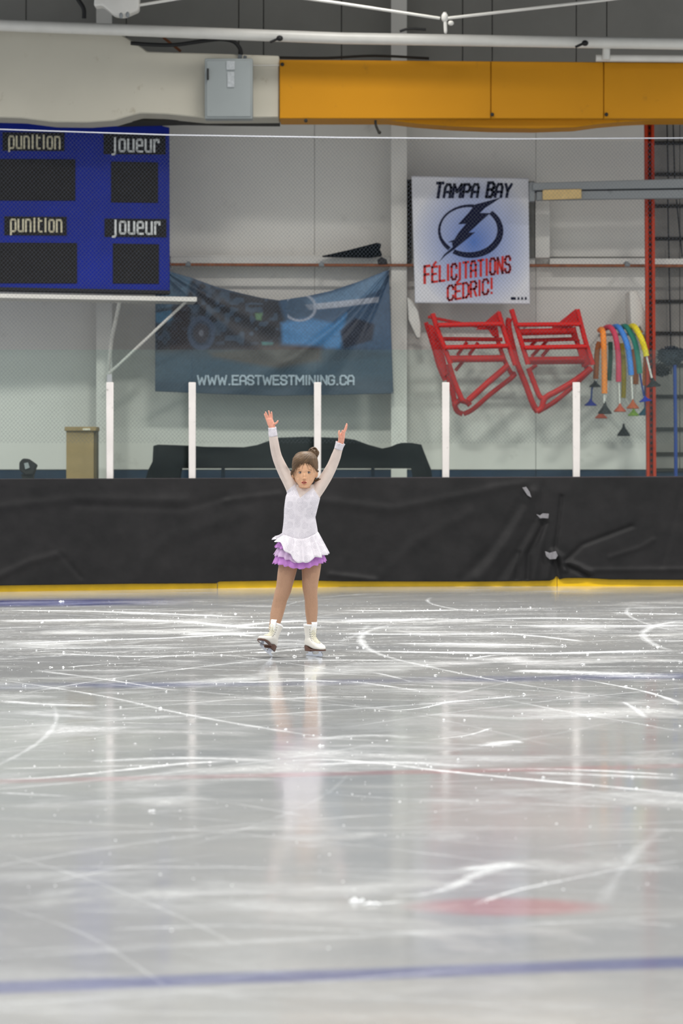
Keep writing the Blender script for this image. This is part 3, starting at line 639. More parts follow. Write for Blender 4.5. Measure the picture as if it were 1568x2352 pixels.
me = bpy.data.meshes.new('netting'); me.from_pydata(vs, [], fs); me.materials.append(M['net']); o = bpy.data.objects.new('netting', me); COL.objects.link(o); att(o, g); o['kind'] = 'stuff'
b = MB(); b.tube([P(x, y, NYc, BS) for x, y in zip(cyx, cyy)], .0055, 8); b.build('cable', M['cable'], g)

# ---------------------------------------------------------------- red skating aids hung on the wall
def aid(name_lbl, ox, oy, k, front, rear, gus, extra):
    g = empty('skating_aid', P(*extra['c'], 30.7), name_lbl, 'skating aid', 'red skating aids hung on the wall')
    T = lambda X, Y_: (ox + X / k, oy + Y_ / k)
    def seg(nm, pts, r, Y):
        r *= 1.15
        b = MB(); q = [P(*T(*p), Y) for p in pts]; b.tube(smoothpath(q, 4) if len(q) > 2 else q, r * Y / F, 12); return b.build(nm, M['red'], g)
    for nm, pts, r, Y in front: seg(nm, pts, r, Y)
    for pts, Y in gus: MB().slab([T(*p) for p in pts], Y, 0, .02).build('gusset', M['red'], g, bevel=.003)
    for X in extra['h']: h_ = P(X, 745, 30.55); MB().tube([h_, Vector((h_.x, 31.46, h_.z))], .01, 8).build('wall_hook', M['galv'], g)
    return g
aid('red tubular skating aid hanging directly below the white poster', 960, 690, 7.127, [
    ('upright', [(235, 215), (330, 520), (440, 800), (530, 1040)], 5.2, 30.55), ('upright', [(125, 360), (250, 760), (340, 1080), (440, 1310)], 4.6, 30.95),
    ('upright', [(1310, 190), (1400, 480), (1490, 760), (1590, 1060)], 5.2, 30.55), ('upright', [(1220, 420), (1330, 740), (1420, 1000), (1550, 1240)], 4.6, 30.95),
    ('crossbar', [(330, 405), (1370, 385)], 5.0, 30.5), ('crossbar', [(410, 630), (1380, 640)], 4.2, 30.75), ('crossbar', [(440, 772), (1470, 745)], 4.8, 30.5), ('crossbar', [(520, 960), (1400, 950)], 7.2, 30.85),
    ('crossbar', [(160, 270), (1150, 460), (1250, 450)], 3.0, 31.0),
    ('slat', [(610, 1150), (790, 930)], 3.6, 31.0), ('slat', [(640, 900), (800, 680)], 3.6, 31.0), ('slat', [(830, 900), (980, 690)], 3.6, 31.0),
    ('leg', [(500, 1040), (600, 1350), (720, 1640)], 5.6, 30.7), ('leg', [(440, 1080), (560, 1480), (620, 1780), (730, 1860)], 5.6, 30.95),
    ('leg', [(1480, 1060), (1150, 1340), (820, 1640)], 6.4, 30.7), ('leg', [(1545, 1200), (1560, 1240), (1200, 1520), (900, 1780), (740, 1860)], 5.0, 30.95),
    ('foot', [(600, 1700), (680, 1640), (800, 1670), (850, 1720)], 5.6, 30.8)],
    None, [([(1320, 160), (1090, 360), (1150, 400), (1340, 390)], 30.8), ([(940, 480), (1010, 430), (1300, 430), (1330, 600), (1220, 590), (1150, 480)], 30.9), ([(150, 380), (270, 420), (430, 900), (500, 1180), (420, 1260), (330, 1080)], 30.9)], {'c': (1085, 760), 'h': (1040, 1120)})
aid('red tubular skating aid hanging beside the coloured foam grips', 1150, 690, 6.817, [
    ('upright', [(165, 140), (250, 420), (340, 720), (425, 1000)], 5.2, 30.55), ('upright', [(135, 280), (120, 420), (230, 900), (300, 1100), (400, 1350), (500, 1620), (580, 1750)], 6.2, 30.95),
    ('upright', [(1195, 140), (1260, 400), (1340, 700), (1440, 1010)], 5.0, 30.55), ('upright', [(1130, 420), (1200, 680), (1300, 960), (1360, 1090)], 5.2, 30.95),
    ('crossbar', [(250, 382), (1250, 372)], 4.6, 30.5), ('crossbar', [(280, 500), (1150, 480)], 7.0, 30.8), ('crossbar', [(330, 628), (1150, 605)], 4.0, 30.9), ('crossbar', [(370, 742), (1340, 722)], 4.8, 30.5), ('crossbar', [(430, 945), (1300, 935)], 8.0, 30.8),
    ('slat', [(480, 880), (590, 760)], 3.6, 31.0), ('slat', [(640, 880), (760, 740)], 3.6, 31.0), ('slat', [(470, 710), (560, 620)], 3.6, 31.0), ('slat', [(640, 720), (730, 620)], 3.6, 31.0), ('slat', [(430, 1100), (560, 1010)], 4.0, 31.0),
    ('leg', [(430, 1060), (520, 1300), (610, 1510), (690, 1530)], 5.4, 30.7), ('leg', [(1420, 1060), (1150, 1260), (900, 1410), (690, 1530), (640, 1680), (560, 1740)], 6.2, 30.7),
    ('leg', [(1400, 1090), (1100, 1370), (850, 1580), (590, 1740)], 5.0, 30.95)],
    None, [([(1180, 125), (880, 365), (1240, 375)], 30.8), ([(800, 400), (1120, 400), (1240, 640), (1140, 640), (1090, 520), (800, 480)], 30.9), ([(1200, 740), (1350, 740), (1430, 1000), (1270, 1050)], 30.85)], {'c': (1265, 760), 'h': (1215, 1300)})

# ---------------------------------------------------------------- foam-padded plungers over the wall hook
Z6 = lambda X, Y_: (1340 + X / 6.877, 730 + Y_ / 6.877)
def cmat(n_, rgb): return mat(n_, rgb, .6, 0, .12, 20)
def plunger(label, foam, fcol, fr, stick, scol, cup, ccol, cw, Y, tilt=0.0, ch=110, hook=None):
    x, y = Z6(*(cup or stick[-1] or foam[-1])); g = empty('plunger', P(x, y, Y), label, 'plunger', 'plungers with padded sticks hung on the wall')
    if foam:
        q = [P(*Z6(p[0], p[1]), Y + (p[2] if len(p) > 2 else 0)) for p in foam]; MB().tube(smoothpath(q, 6), fr / 6.877 * Y / F, 14).build('foam_grip', fcol, g)
    if hook:
        h_ = P(*Z6(*hook), Y); MB().tube([h_, Vector((h_.x, 31.46, h_.z))], .007, 8).build('wall_hook', M['galv'], g)
    if stick:
        q = [P(*Z6(*p), Y) for p in stick]; MB().tube(q, 15 / 6.877 * Y / F, 10).build('handle', scol, g)
    if cup:
        kx_ = 1 / 6.877 * Y / F; R = cw / 2 * kx_; Hh = ch * kx_
        prof = [(R * .12, Hh), (R * .16, Hh * .85), (R * .3, Hh * .62), (R * .62, Hh * .36), (R * .95, Hh * .12), (R, 0), (R * .93, -Hh * .04), (R * .8, 0), (R * .3, Hh * .3)]
        MB().lathe(P(*Z6(*cup), Y), prof, 20, M=Matrix.Rotation(tilt, 3, 'Y')).build('rubber_cup', ccol, g)
    return g
wst, bst = M['steel'], M['bluepole']
f_or = cmat('foam_orange', (238, 138, 46)); f_pk = cmat('foam_pink', (204, 62, 92)); f_bl = cmat('foam_blue', (66, 136, 222)); f_gr = cmat('foam_green', (34, 132, 112)); f_ye = cmat('foam_yellow', (232, 212, 30))
f_br = cmat('foam_brown', (176, 96, 30)); f_dg = cmat('foam_dark_green', (30, 82, 58)); f_ol = cmat('foam_olive', (176, 156, 26)); c_te = cmat('cup_terracotta', (178, 78, 50)); c_bk = cmat('cup_black', (22, 26, 26)); c_bl = cmat('cup_blue', (20, 46, 170))
c_tl = cmat('cup_teal', (24, 96, 120)); c_li = cmat('cup_lime', (140, 180, 66)); c_or = cmat('cup_rust', (176, 84, 40))
plunger('plunger with bright orange foam grip and black cup', [(255, 195, .25), (290, 190, .1), (310, 300), (325, 700), (328, 1195)], f_or, 46, [(325, 1190), (325, 1350)], wst, (335, 1510), c_bk, 220, 30.55, 0, 190)
plunger('plunger with pink foam grip, white stick and terracotta cup', [(330, 170, .25), (420, 150, .1), (500, 290), (545, 600), (550, 1010)], f_pk, 44, [(555, 1005), (570, 1360)], wst, (572, 1480), c_te, 200, 30.6, 0, 140)
plunger('plunger with sky-blue foam grip, white stick and rust-orange cup', [(470, 150, .3), (560, 160, .1), (680, 400), (730, 680), (750, 905)], f_bl, 46, [(750, 900), (772, 1290)], wst, (776, 1430), c_or, 200, 30.6, 0, 150)
plunger('plunger with teal-green foam grip and bright blue cup', [(600, 150, .3), (680, 150, .12), (800, 360), (855, 620), (885, 880)], f_gr, 44, [(885, 875), (940, 1180), (950, 1240)], bst, (976, 1320), c_bl, 205, 30.6, -.12, 90)
plunger('plunger with yellow foam grip and black cup beside the red upright', [(730, 150, .3), (800, 140, .12), (900, 310), (960, 480), (990, 605)], f_ye, 46, [(990, 600), (1075, 950)], wst, (1105, 1085), c_bk, 235, 30.5, -.1, 140)
plunger('plunger with faded brown foam grip, leftmost, above a dark cup', [(250, 380), (215, 520), (200, 760), (190, 965)], f_br, 44, [(188, 960), (185, 1010)], wst, (180, 1090), c_bk, 190, 31.0, 0, 110, (245, 395))
plunger('plunger with dark green foam grip behind the pink one, terracotta cup', [(420, 380), (425, 560), (415, 800), (400, 990)], f_dg, 36, [(400, 985), (300, 1500)], wst, (275, 1585), c_te, 200, 31.05, 0, 120, (420, 400))
plunger('plunger with long olive foam grip behind the pink one, lime cup', [(600, 400), (630, 700), (635, 1000), (628, 1265)], f_ol, 38, [(640, 1262), (760, 1440)], wst, (788, 1545), c_li, 185, 31.15, 0, 120, (602, 420))
plunger('plunger with short rust foam grip behind the blue one, no cup in view', [(760, 500), (800, 760), (822, 900), (822, 1050)], f_br, 44, [(822, 1045), (826, 1280)], wst, None, None, 0, 31.1, 0, 110, (765, 520))
plunger('plunger with orange foam grip behind the yellow one, teal cup', [(930, 190), (975, 300), (985, 560), (975, 860), (970, 1070)], f_or, 44, [(968, 1060), (970, 1400)], bst, (970, 1535), c_tl, 205, 30.95, 0, 150)
plunger('plunger with blue stick and blue cup, lowest at the left end', None, None, 0, [(205, 1000), (130, 1110), (118, 1300)], bst, (108, 1385), c_bl, 200, 31.18, 0, 110, (200, 1010))
plunger('lone black plunger cup stuck low on the wall below the others', None, None, 0, [(632, 1690), (632, 1720)], M['black'], (632, 1860), c_bk, 205, 31.35, 0, 190, (632, 1700))
b = MB(); b.tube([P(1376, 769, 30.72), P(1476, 767, 30.72)], .014, 10); b.tube([P(1476, 767, 30.72), P(1476, 762, 31.5)], .014, 8); b.tube([P(1376, 769, 30.72), P(1376, 769, 31.5)], .014, 8)
tag(b.build('hook_rail', M['galv']), 'steel hook rail holding the coloured padded plungers', 'rail')

# ---------------------------------------------------------------- red upright, grey channel, white gussets
g = empty('rack_upright', P(1492, 1300, 30.9), 'tall perforated orange-red steel upright at the right of the wall', 'upright')
def post(parts):
    for (xa, ya, xb, yb) in parts:
        b = MB(); b.slab([(xa, ya), (xb, yb), (xb + 7, yb), (xa + 7, ya)], 30.8, 0, .08); b.slab([(xa + 15, ya), (xb + 15, yb), (xb + 22, yb), (xa + 22, ya)], 30.8, 0, .08); b.slab([(xa + 7, ya), (xb + 7, yb), (xb + 15, yb), (xa + 15, ya)], 30.86, 0, .015)
        b.build('channel', M['redpost'], g, bevel=.003)
post([(1480, 279, 1486, 1300)])
b = MB()
for i in range(60):
    y = 290 + i * 13.4; x = 1480 + 6 * (y - 279) / 1021; b.slab([(x + 9, y), (x + 9, y + 7), (x + 13, y + 7), (x + 13, y)], 30.85, 0, .004)
b.build('slot', M['black'], g)['kind'] = 'stuff'
g = empty('steel_track', P(1400, 436, 30.4), 'grey double steel channel jutting in from the right beside the poster', 'track')
MB().slab([(1223, 420), (1223, 437), (1800, 428), (1800, 404)], 30.4, 0, .12).build('upper_channel', M['galv'], g, bevel=.006)
MB().slab([(1232, 440), (1232, 460), (1400, 457), (1800, 452), (1800, 432)], 30.42, 0, .1).build('lower_channel', M['galv'], g, bevel=.006)
MB().slab([(1223, 436), (1223, 442), (1800, 433), (1800, 428)], 30.46, 0, .08).build('web', M['gap'], g)
MB().slab([(1246, 436), (1246, 459), (1335, 456), (1335, 434)], 30.38, 0, .06).build('wood_block', M['wood'], g, bevel=.004)
MB().slab([(1216, 418), (1216, 462), (1228, 462), (1228, 418)], 30.44, 0, .12).build('end_plate', M['galv'], g, bevel=.004)
g = tag(MB().slab([(1445, 668), (1462, 668), (1478, 710), (1498, 766), (1496, 783), (1484, 782), (1470, 748), (1462, 758), (1448, 750)], 30.9, 0, .5).build('wall_bracket', M['steel'], bevel=.008), 'white triangular steel bracket against the red upright above the plungers', 'bracket')
g = tag(MB().slab([(935, 682), (946, 690), (960, 716), (966, 748), (966, 776), (957, 776), (938, 734)], 31.0, 0, .3).build('wall_bracket', M['steel'], bevel=.008), 'white curved steel bracket at the column below the poster', 'bracket')
g = tag(MB().slab([(738, 588), (800, 574), (866, 557), (876, 560), (872, 572), (878, 586), (850, 590)], 31.0, 0, .2).build('folded_cloth', M['cover'], bevel=.01), 'folded black cloth lying on the white ledge beside the column', 'cloth')
g = tag(MB().slab([(866, 596), (876, 590), (888, 596), (890, 606), (868, 606)], 30.98, 0, .06).build('cable_clamp', M['black'], bevel=.005), 'small black clamp on the rusty pipe beside the column', 'clamp')

# ---------------------------------------------------------------- broom and brush at the right edge
def brush(name, label, cx, cy, rx, ry, Y, col, n, pole):
    g = empty(name, P(cx, cy, Y), label, 'broom'); b = MB(); rs = random.Random(int(cx)); c = P(cx, cy, Y); k = Y / F
    b.ball(c, (rx * k * .7, rx * k * .45, ry * k * .7), 14, 10)
    for i in range(n):
        d = Vector((rs.gauss(0, 1), rs.gauss(0, .8), rs.gauss(0, 1))).normalized(); e = Vector((d.x * rx * k, d.y * rx * k * .6, d.z * ry * k)) * rs.uniform(.9, 1.12)
        s_ = Vector((d.z, 0, -d.x)) * rx * k * .35 * rs.uniform(-1, 1)
        b.tube([c + e * .45, c + e * .8 + s_ * .5, c + e + s_], [.008, .007, .004], 4)
    o = b.build('bristles', col, g); o['kind'] = 'stuff'
    if pole: MB().tube([P(*p, Y) for p in pole], 4.2 * k, 10).build('handle', M['bluepole'], g)
    return g
brush('push_broom', 'shaggy blue-grey mop head upside down on a blue pole at right', 1543, 817, 34, 21, 30.7, M['bristle'], 420, [(1549, 838), (1551, 1000), (1553, 1300)])
brush('scrub_brush', 'round black brush head hung between the red upright and blue pole', 1519, 852, 19, 13, 30.9, M['black'], 220, None)

# ---------------------------------------------------------------- things behind the glass
g = empty('covered_bench', P(660, 1100, 29.9), 'long bench under a black tarp behind the rink glass', 'bench')
out = [(334, 1098), (338, 1082), (349, 1060), (351, 1024), (362, 1021), (425, 1023), (470, 1026), (560, 1027), (590, 1022), (615, 1013), (640, 1005), (700, 1003), (735, 1004), (790, 1006), (815, 1010), (845, 1021), (878, 1030), (905, 1024), (922, 1017), (945, 1017), (968, 1021), (975, 1040), (990, 1078), (993, 1100), (960, 1100), (955, 1072), (900, 1074), (850, 1074), (700, 1076), (520, 1072), (405, 1070), (400, 1100)]
b = MB(); k_ = len(out); layers = []
for j, (dy, ins) in enumerate(((0.0, .96), (.05, 1.0), (.5, 1.0), (.6, .97))):
    layers.append([P(660 + (x - 660) * (ins if j in (0, 3) else 1), y + (2.5 if j in (0, 3) and y < 1060 else 0), 29.9 ) + Vector((0, dy + .02 * math.sin(x * .06), 0)) for x, y in out])
vs = [p for l in layers for p in l]; fs = [tuple(range(k_))[::-1], tuple(range(3 * k_, 4 * k_))] + [(j * k_ + i, j * k_ + (i + 1) % k_, (j + 1) * k_ + (i + 1) % k_, (j + 1) * k_ + i) for j in range(3) for i in range(k_)]
b.add(vs, fs); b.build('tarp', M['cover'], g)
for x in (512, 856):
    MB().rect(x - 4, 1070, x + 4, 1324, 30.1, 0, .06).build('leg', M['navy'], g, bevel=.004)
for x in (370, 975): MB().rect(x - 4, 1090, x + 4, 1324, 30.1, 0, .06).build('leg', M['navy'], g, bevel=.004)
b = MB().rect(402, 1069, 956, 1076, 30.1, 0, .3); b.build('bench_top', M['black'], g)
g = empty('cardboard_box', P(184, 1320, 30.2), 'tall brown cardboard box standing behind the glass at left', 'box')
MB().rect(152, 982, 215, 1324, 30.1, 0, .35).build('carton', M['board_brown'], g, bevel=.006)
MB().rect(148, 980, 221, 990, 30.07, 0, .41).build('lid', M['board_brown'], g, bevel=.006)
MB().rect(190, 984, 207, 988, 30.05, 0, .02).build('tape', mat('tape_highlight', (214, 206, 186), .25), g)  # pale strip: highlight on the tape put into its colour
MB().rect(215, 990, 221, 1324, 30.14, 0, .3).build('side_flap', mat('brown_card_shaded', (96, 84, 58), .8), g, bevel=.002)  # carton side, its shade put into a darker copy of the card
g = empty('work_light', P(64, 1100, 28.6), 'small black box-shaped lamp sitting low behind the glass at far left', 'lamp')
MB().slab([(44, 1062), (52, 1053), (64, 1054), (84, 1068), (80, 1078), (77, 1090), (58, 1092), (44, 1080)], 28.6, 0, .14).build('housing', M['black'], g, bevel=.01)
MB().slab([(55, 1064), (64, 1062), (68, 1074), (58, 1078)], 28.58, 0, .03).build('lens', M['galv'], g)
MB().slab([(48, 1089), (78, 1089), (76, 1105), (52, 1105)], 28.64, 0, .08).build('stand', M['black'], g, bevel=.004)
MB().rect(58, 1104, 62, 1352, 28.66, 0, .03).build('pole', M['black'], g)
# ---------------------------------------------------------------- skate marks: raised strips of scraped snow lying on the ice
SV, SF, SC = [], [], []
def mark(pts, wpx, dens, soft_=1.0, n=60, z=.0016, k=6):
    q = smoothpath([PI(*p) for p in pts], k); m_ = len(q); b0 = len(SV)
    for i, p in enumerate(q):
        t_ = (q[min(i + 1, m_ - 1)] - q[max(i - 1, 0)]).normalized(); n_ = Vector((-t_.y, t_.x, 0))
        f = i / (m_ - 1); e = min(1, f * 6, (1 - f) * 6); W = wpx[0] + (wpx[-1] - wpx[0]) * f
        for j, o in enumerate((-1, -.6, 0, .6, 1)):
            v = p + n_ * (W * .5 * o); SV.append((v.x, v.y, .0005 + z * (1 - o * o)))
            SC.append(((1 - abs(o) ** 1.5) * (.62 if wpx[0] < .2 else .56), dens * e, 0, 1))
    for i in range(m_ - 1):
        for j in range(4): a = b0 + i * 5 + j; SF.append((a, a + 1, a + 6, a + 5))
# traced: (points in photo pixels, width in metres start/end, density)
TR = [
 ([(0, 1480), (180, 1472), (380, 1466), (560, 1455), (640, 1452)], (.10, .22), .9), ([(0, 1427), (150, 1425), (300, 1424), (420, 1428)], (.55, .5), .8), ([(420, 1428), (520, 1437), (600, 1442), (760, 1440)], (.35, .3), .75),
 ([(420, 1460), (500, 1455), (590, 1462)], (.35, .2), .8), ([(150, 1533), (240, 1526), (330, 1522)], (.06, .04), .8), ([(300, 1516), (420, 1505), (560, 1495), (784, 1478)], (.05, .04), .85), ([(330, 1495), (440, 1498), (600, 1515), (784, 1542)], (.05, .05), .45),
 ([(60, 1500), (130, 1495), (200, 1498)], (.05, .03), .6), ([(0, 1562), (120, 1580), (260, 1604), (420, 1640), (600, 1672), (784, 1700)], (.05, .10), .5), ([(80, 1540), (220, 1558), (300, 1570), (420, 1590)], (.12, .05), .45),
 ([(0, 1610), (80, 1617), (150, 1620), (230, 1622)], (.22, .15), .7), ([(540, 1568), (620, 1566), (700, 1564), (784, 1566)], (.14, .10), .8), ([(280, 1660), (360, 1663), (430, 1662)], (.05, .05), .5),
 ([(784, 1428), (900, 1424), (1000, 1422)], (.5, .3), .85), ([(784, 1402), (950, 1403), (1100, 1400), (1280, 1398)], (.3, .15), .75), ([(784, 1456), (900, 1457), (1100, 1456), (1160, 1455)], (.22, .12), .85), ([(1110, 1436), (1300, 1438), (1450, 1438), (1568, 1437)], (.12, .25), .8),
 ([(1400, 1408), (1568, 1411)], (.12, .2), .8), ([(1150, 1455), (1240, 1462), (1340, 1474)], (.10, .16), .6), ([(784, 1495), (950, 1498), (1100, 1500), (1250, 1502), (1400, 1498), (1568, 1495)], (.30, .4), .85), ([(1080, 1514), (1140, 1505), (1280, 1500)], (.08, .05), .7),
 ([(1568, 1425), (1510, 1436), (1476, 1456), (1500, 1480), (1540, 1494)], (.14, .10), .34), ([(910, 1432), (850, 1448), (828, 1466), (845, 1490), (900, 1512), (1000, 1535), (1150, 1565), (1350, 1595), (1568, 1618)], (.12, .05), .36),
 ([(1180, 1540), (1280, 1544), (1400, 1548), (1568, 1556)], (.45, .65), .85), ([(1330, 1560), (1430, 1578), (1500, 1594), (1568, 1618)], (.04, .08), .8), ([(800, 1565), (880, 1575), (980, 1590)], (.1, .05), .55), ([(784, 1601), (845, 1602)], (.06, .06), .8),
 ([(850, 1636), (960, 1628), (1040, 1612), (1140, 1604), (1180, 1598)], (.04, .05), .85), ([(1000, 1615), (1120, 1605)], (.07, .03), .8), ([(1150, 1605), (1300, 1635), (1450, 1660), (1568, 1682)], (.07, .05), .35), ([(1430, 1612), (1460, 1630), (1484, 1650)], (.04, .08), .6),
 ([(980, 1700), (1070, 1690), (1130, 1672)], (.05, .03), .7), ([(1110, 1715), (1160, 1706), (1200, 1704)], (.30, .15), .8),
 ([(0, 1792), (120, 1786), (260, 1772), (420, 1755), (540, 1748)], (.09, .11), .8), ([(0, 1766), (200, 1762), (400, 1757)], (.05, .05), .6), ([(660, 1748), (760, 1746), (900, 1757), (1000, 1770), (1200, 1790), (1400, 1808), (1568, 1824)], (.10, .08), .95), ([(1100, 1768), (1300, 1768), (1568, 1782)], (.08, .12), .8),
 ([(720, 1822), (860, 1832), (960, 1838), (1200, 1846), (1568, 1862)], (.02, .02), .7), ([(330, 1866), (420, 1862), (520, 1856)], (.03, .02), .6), ([(0, 1822), (80, 1826), (170, 1830)], (.09, .03), .6), ([(420, 1830), (560, 1850), (700, 1875)], (.02, .04), .35),
 ([(1080, 2082), (1180, 2048), (1320, 2018), (1450, 1992), (1568, 1978)], (.045, .03), .85), ([(800, 2072), (830, 2076), (880, 2076), (930, 2070)], (.05, .06), .95), ([(900, 2060), (1010, 2048), (1120, 2000), (1210, 1986)], (.07, .14), .6), ([(1060, 2000), (1180, 1982)], (.10, .08), .6),
 ([(0, 1960), (200, 2020), (420, 2110), (560, 2180)], (.03, .03), .22), ([(0, 2080), (200, 2150), (400, 2280)], (.03, .02), .22), ([(250, 2135), (420, 2130), (560, 2128), (900, 2142), (1080, 2140)], (.04, .02), .6), ([(20, 2084), (200, 2092), (330, 2098)], (.015, .015), .4),
 ([(700, 2300), (900, 2296), (1200, 2316)], (.03, .03), .4), ([(1250, 1950), (1400, 1936), (1568, 1930)], (.03, .05), .4), ([(1200, 2122), (1400, 2118), (1568, 2128)], (.03, .04), .5), ([(100, 2030), (300, 1990), (520, 1960)], (.04, .02), .3),
 ([(0, 1402), (200, 1404), (380, 1410), (560, 1418)], (.3, .4), .7), ([(100, 1500), (300, 1508), (500, 1503)], (.25, .2), .5), ([(900, 1478), (1100, 1480), (1300, 1486)], (.3, .3), .6), ([(1000, 1425), (1250, 1420), (1500, 1424)], (.3, .3), .6), ([(600, 1520), (800, 1516), (1000, 1520)], (.2, .2), .45), ([(200, 1750), (420, 1742), (640, 1748)], (.16, .2), .6), ([(700, 1758), (900, 1752), (1080, 1762)], (.15, .2), .7), ([(1200, 1775), (1400, 1782), (1568, 1790)], (.14, .16), .6), ([(700, 1700), (840, 1690), (960, 1696)], (.2, .25), .5), ([(60, 1640), (260, 1650), (420, 1645)], (.2, .3), .4), ([(980, 1640), (1200, 1650), (1400, 1640)], (.3, .3), .35), ([(500, 1600), (640, 1605), (784, 1600)], (.2, .2), .45), ([(700, 1510), (740, 1508), (800, 1506)], (.10, .10), .7), ([(585, 1500), (640, 1496), (700, 1490)], (.25, .2), .8), ([(520, 1440), (600, 1432), (700, 1425)], (.3, .3), .7)]
for pts, wd, de in TR: mark(pts, wd, de)
rs = random.Random(3)
for i in range(150):                                   # many faint edges, long arcs across the rink
    d = rs.uniform(5.6, 25); x = rs.uniform(-.14, .14) * d; R = rs.choice((-1, 1)) * rs.uniform(3, 16); L = rs.uniform(.8, 4.5); a0 = rs.gauss(math.radians(10), .45 if rs.random() < .75 else 1.2)
    q = []
    for k2 in range(14):
        s_ = (k2 / 13 - .5) * L; a = a0 + s_ / R; x += math.cos(a) * L / 13 if k2 else 0; d += math.sin(a) * L / 13 if k2 else 0; q.append(Vector((x - L / 2 * math.cos(a0), max(5.2, min(26.2, d)), 0)))
    mm = len(q); b0 = len(SV); W = rs.uniform(.015, .10); de = rs.uniform(.12, .5) * (1.1 if d > 14 else .6)
    for j, p in enumerate(q):
        t_ = (q[min(j + 1, mm - 1)] - q[max(j - 1, 0)]).normalized(); n_ = Vector((-t_.y, t_.x, 0)); f = j / (mm - 1)
        for o in (-1, -.6, 0, .6, 1):
            v = p + n_ * W * .5 * o; SV.append((v.x, v.y, .0004 + .0008 * (1 - o * o))); SC.append(((1 - abs(o) ** 1.5) * .55, de * min(1, f * 4, (1 - f) * 4), 0, 1))
    for j in range(mm - 1):
        for c_ in range(4): a = b0 + j * 5 + c_; SF.append((a, a + 1, a + 6, a + 5))
me = bpy.data.meshes.new('scraped_snow'); me.from_pydata(SV, [], SF); me.materials.append(M['snow'])
a = me.color_attributes.new('Col', 'FLOAT_COLOR', 'POINT'); a.data.foreach_set('color', np.array(SC, np.float32).ravel()); me.shade_smooth()
o = bpy.data.objects.new('scraped_snow', me); COL.objects.link(o); att(o, floor); o['kind'] = 'stuff'
# crumbs of ice
vs, fs = [], []
def crumb(x, y, s_):
    i = len(vs); h = s_ * rs.uniform(.5, .9)
    for k2 in range(5):
        a = 2 * math.pi * k2 / 5 + rs.random(); r_ = s_ * rs.uniform(.6, 1.1); vs.append((x + r_ * math.cos(a), y + r_ * math.sin(a), rs.uniform(0, h * .5)))
    vs.append((x + rs.uniform(-.3, .3) * s_, y, h)); vs.append((x, y, -.0005))
    for k2 in range(5): fs.append((i + k2, i + (k2 + 1) % 5, i + 5)); fs.append((i + (k2 + 1) % 5, i + k2, i + 6))
for pts, wd, de in TR:
    q = smoothpath([PI(*p) for p in pts], 8); dm = q[len(q) // 2].y; L = sum((q[i + 1] - q[i]).length for i in range(len(q) - 1))
    nC = int(L * de * (14 if dm > 13 else 10 if dm > 10 else 3))
    for _ in range(nC):
        p = q[rs.randrange(len(q))]; W = max(wd) * .6 + .06
        crumb(p.x + rs.gauss(0, .08), p.y + rs.gauss(0, W * .6), min(.014, .0022 + rs.expovariate(1 / .0026)))
for _ in range(700):
    y = rs.uniform(8, 25); crumb(rs.uniform(-.14, .14) * y, y, min(.010, .0015 + rs.expovariate(1 / .0014)))
for px, py, s_ in ((675, 1508, .012), (773, 1511, .010), (734, 1714, .012), (115, 1533, .010), (1337, 1526, .012), (1373, 1515, .008), (1560, 1521, .010), (345, 1864, .012), (1080, 1505, .009), (140, 1382, .02), (815, 2072, .02), (850, 2078, .018)):
    p = PI(px, py); crumb(p.x, p.y, s_); crumb(p.x + s_, p.y, s_ * .8)
me = bpy.data.meshes.new('ice_crumbs'); me.from_pydata(vs, [], fs); me.materials.append(M['crumb']); o = bpy.data.objects.new('ice_crumbs', me); COL.objects.link(o); att(o, floor); o['kind'] = 'stuff'
# ---------------------------------------------------------------- the skater
YG = 18.0; KG = F / YG
def G(px, py, dy=0.0): return Vector(((px - 784) / KG, YG + dy, EYE - (py - HZ) / KG))
def gr(rows, dy=0.0):                # rows (py, xl, xr, ry, cy) in photo pixels / metres -> horizontal ellipses
    out = []
    for py, xl, xr, ry, cy in rows:
        c = G((xl + xr) / 2, py, cy + dy); out.append((c.x, c.y, c.z, (xr - xl) / 2 / KG, ry))
    return out
body = MB()
body.rings(gr([(1303, 650, 727, .060, .03), (1296, 643, 734, .090, .03), (1282, 642, 734, .098, .03), (1262, 643, 733, .098, .03), (1240, 646, 731, .092, .025), (1223, 648.5, 729, .084, .02), (1205, 651, 726, .079, .015), (1188, 652.5, 723, .078, .01), (1170, 653, 727.5, .082, .008),
               (1152, 655, 732, .086, .008), (1140, 657, 735, .084, .01), (1130, 661, 733, .076, .012), (1121, 668, 727, .060, .012), (1113, 676, 720, .045, .012)]), 32)
body.tube([G(698, 1128, .01), G(699, 1112, .004), G(700, 1098, 0)], [.040, .035, .036], 20)
# arms
def limb(pts, rpx, n=18): body.tube(smoothpath([G(*p) for p in pts], 5), np.interp(np.linspace(0, 1, (len(pts) - 1) * 5 + 1), np.linspace(0, 1, len(pts)), rpx) / KG, n)
limb([(676, 1128, .01), (666, 1108, .015), (650, 1081, .02), (636, 1049, .01), (629.5, 1018, -.005), (625, 983, -.015)], [17, 15.5, 12.8, 10.8, 10.2, 8.2])
limb([(722, 1134, .01), (735, 1116, .018), (750, 1093, .02), (762, 1071, .02), (771, 1049, .01), (781, 1019, -.01)], [15, 14.2, 13, 11.4, 10.8, 7.6])
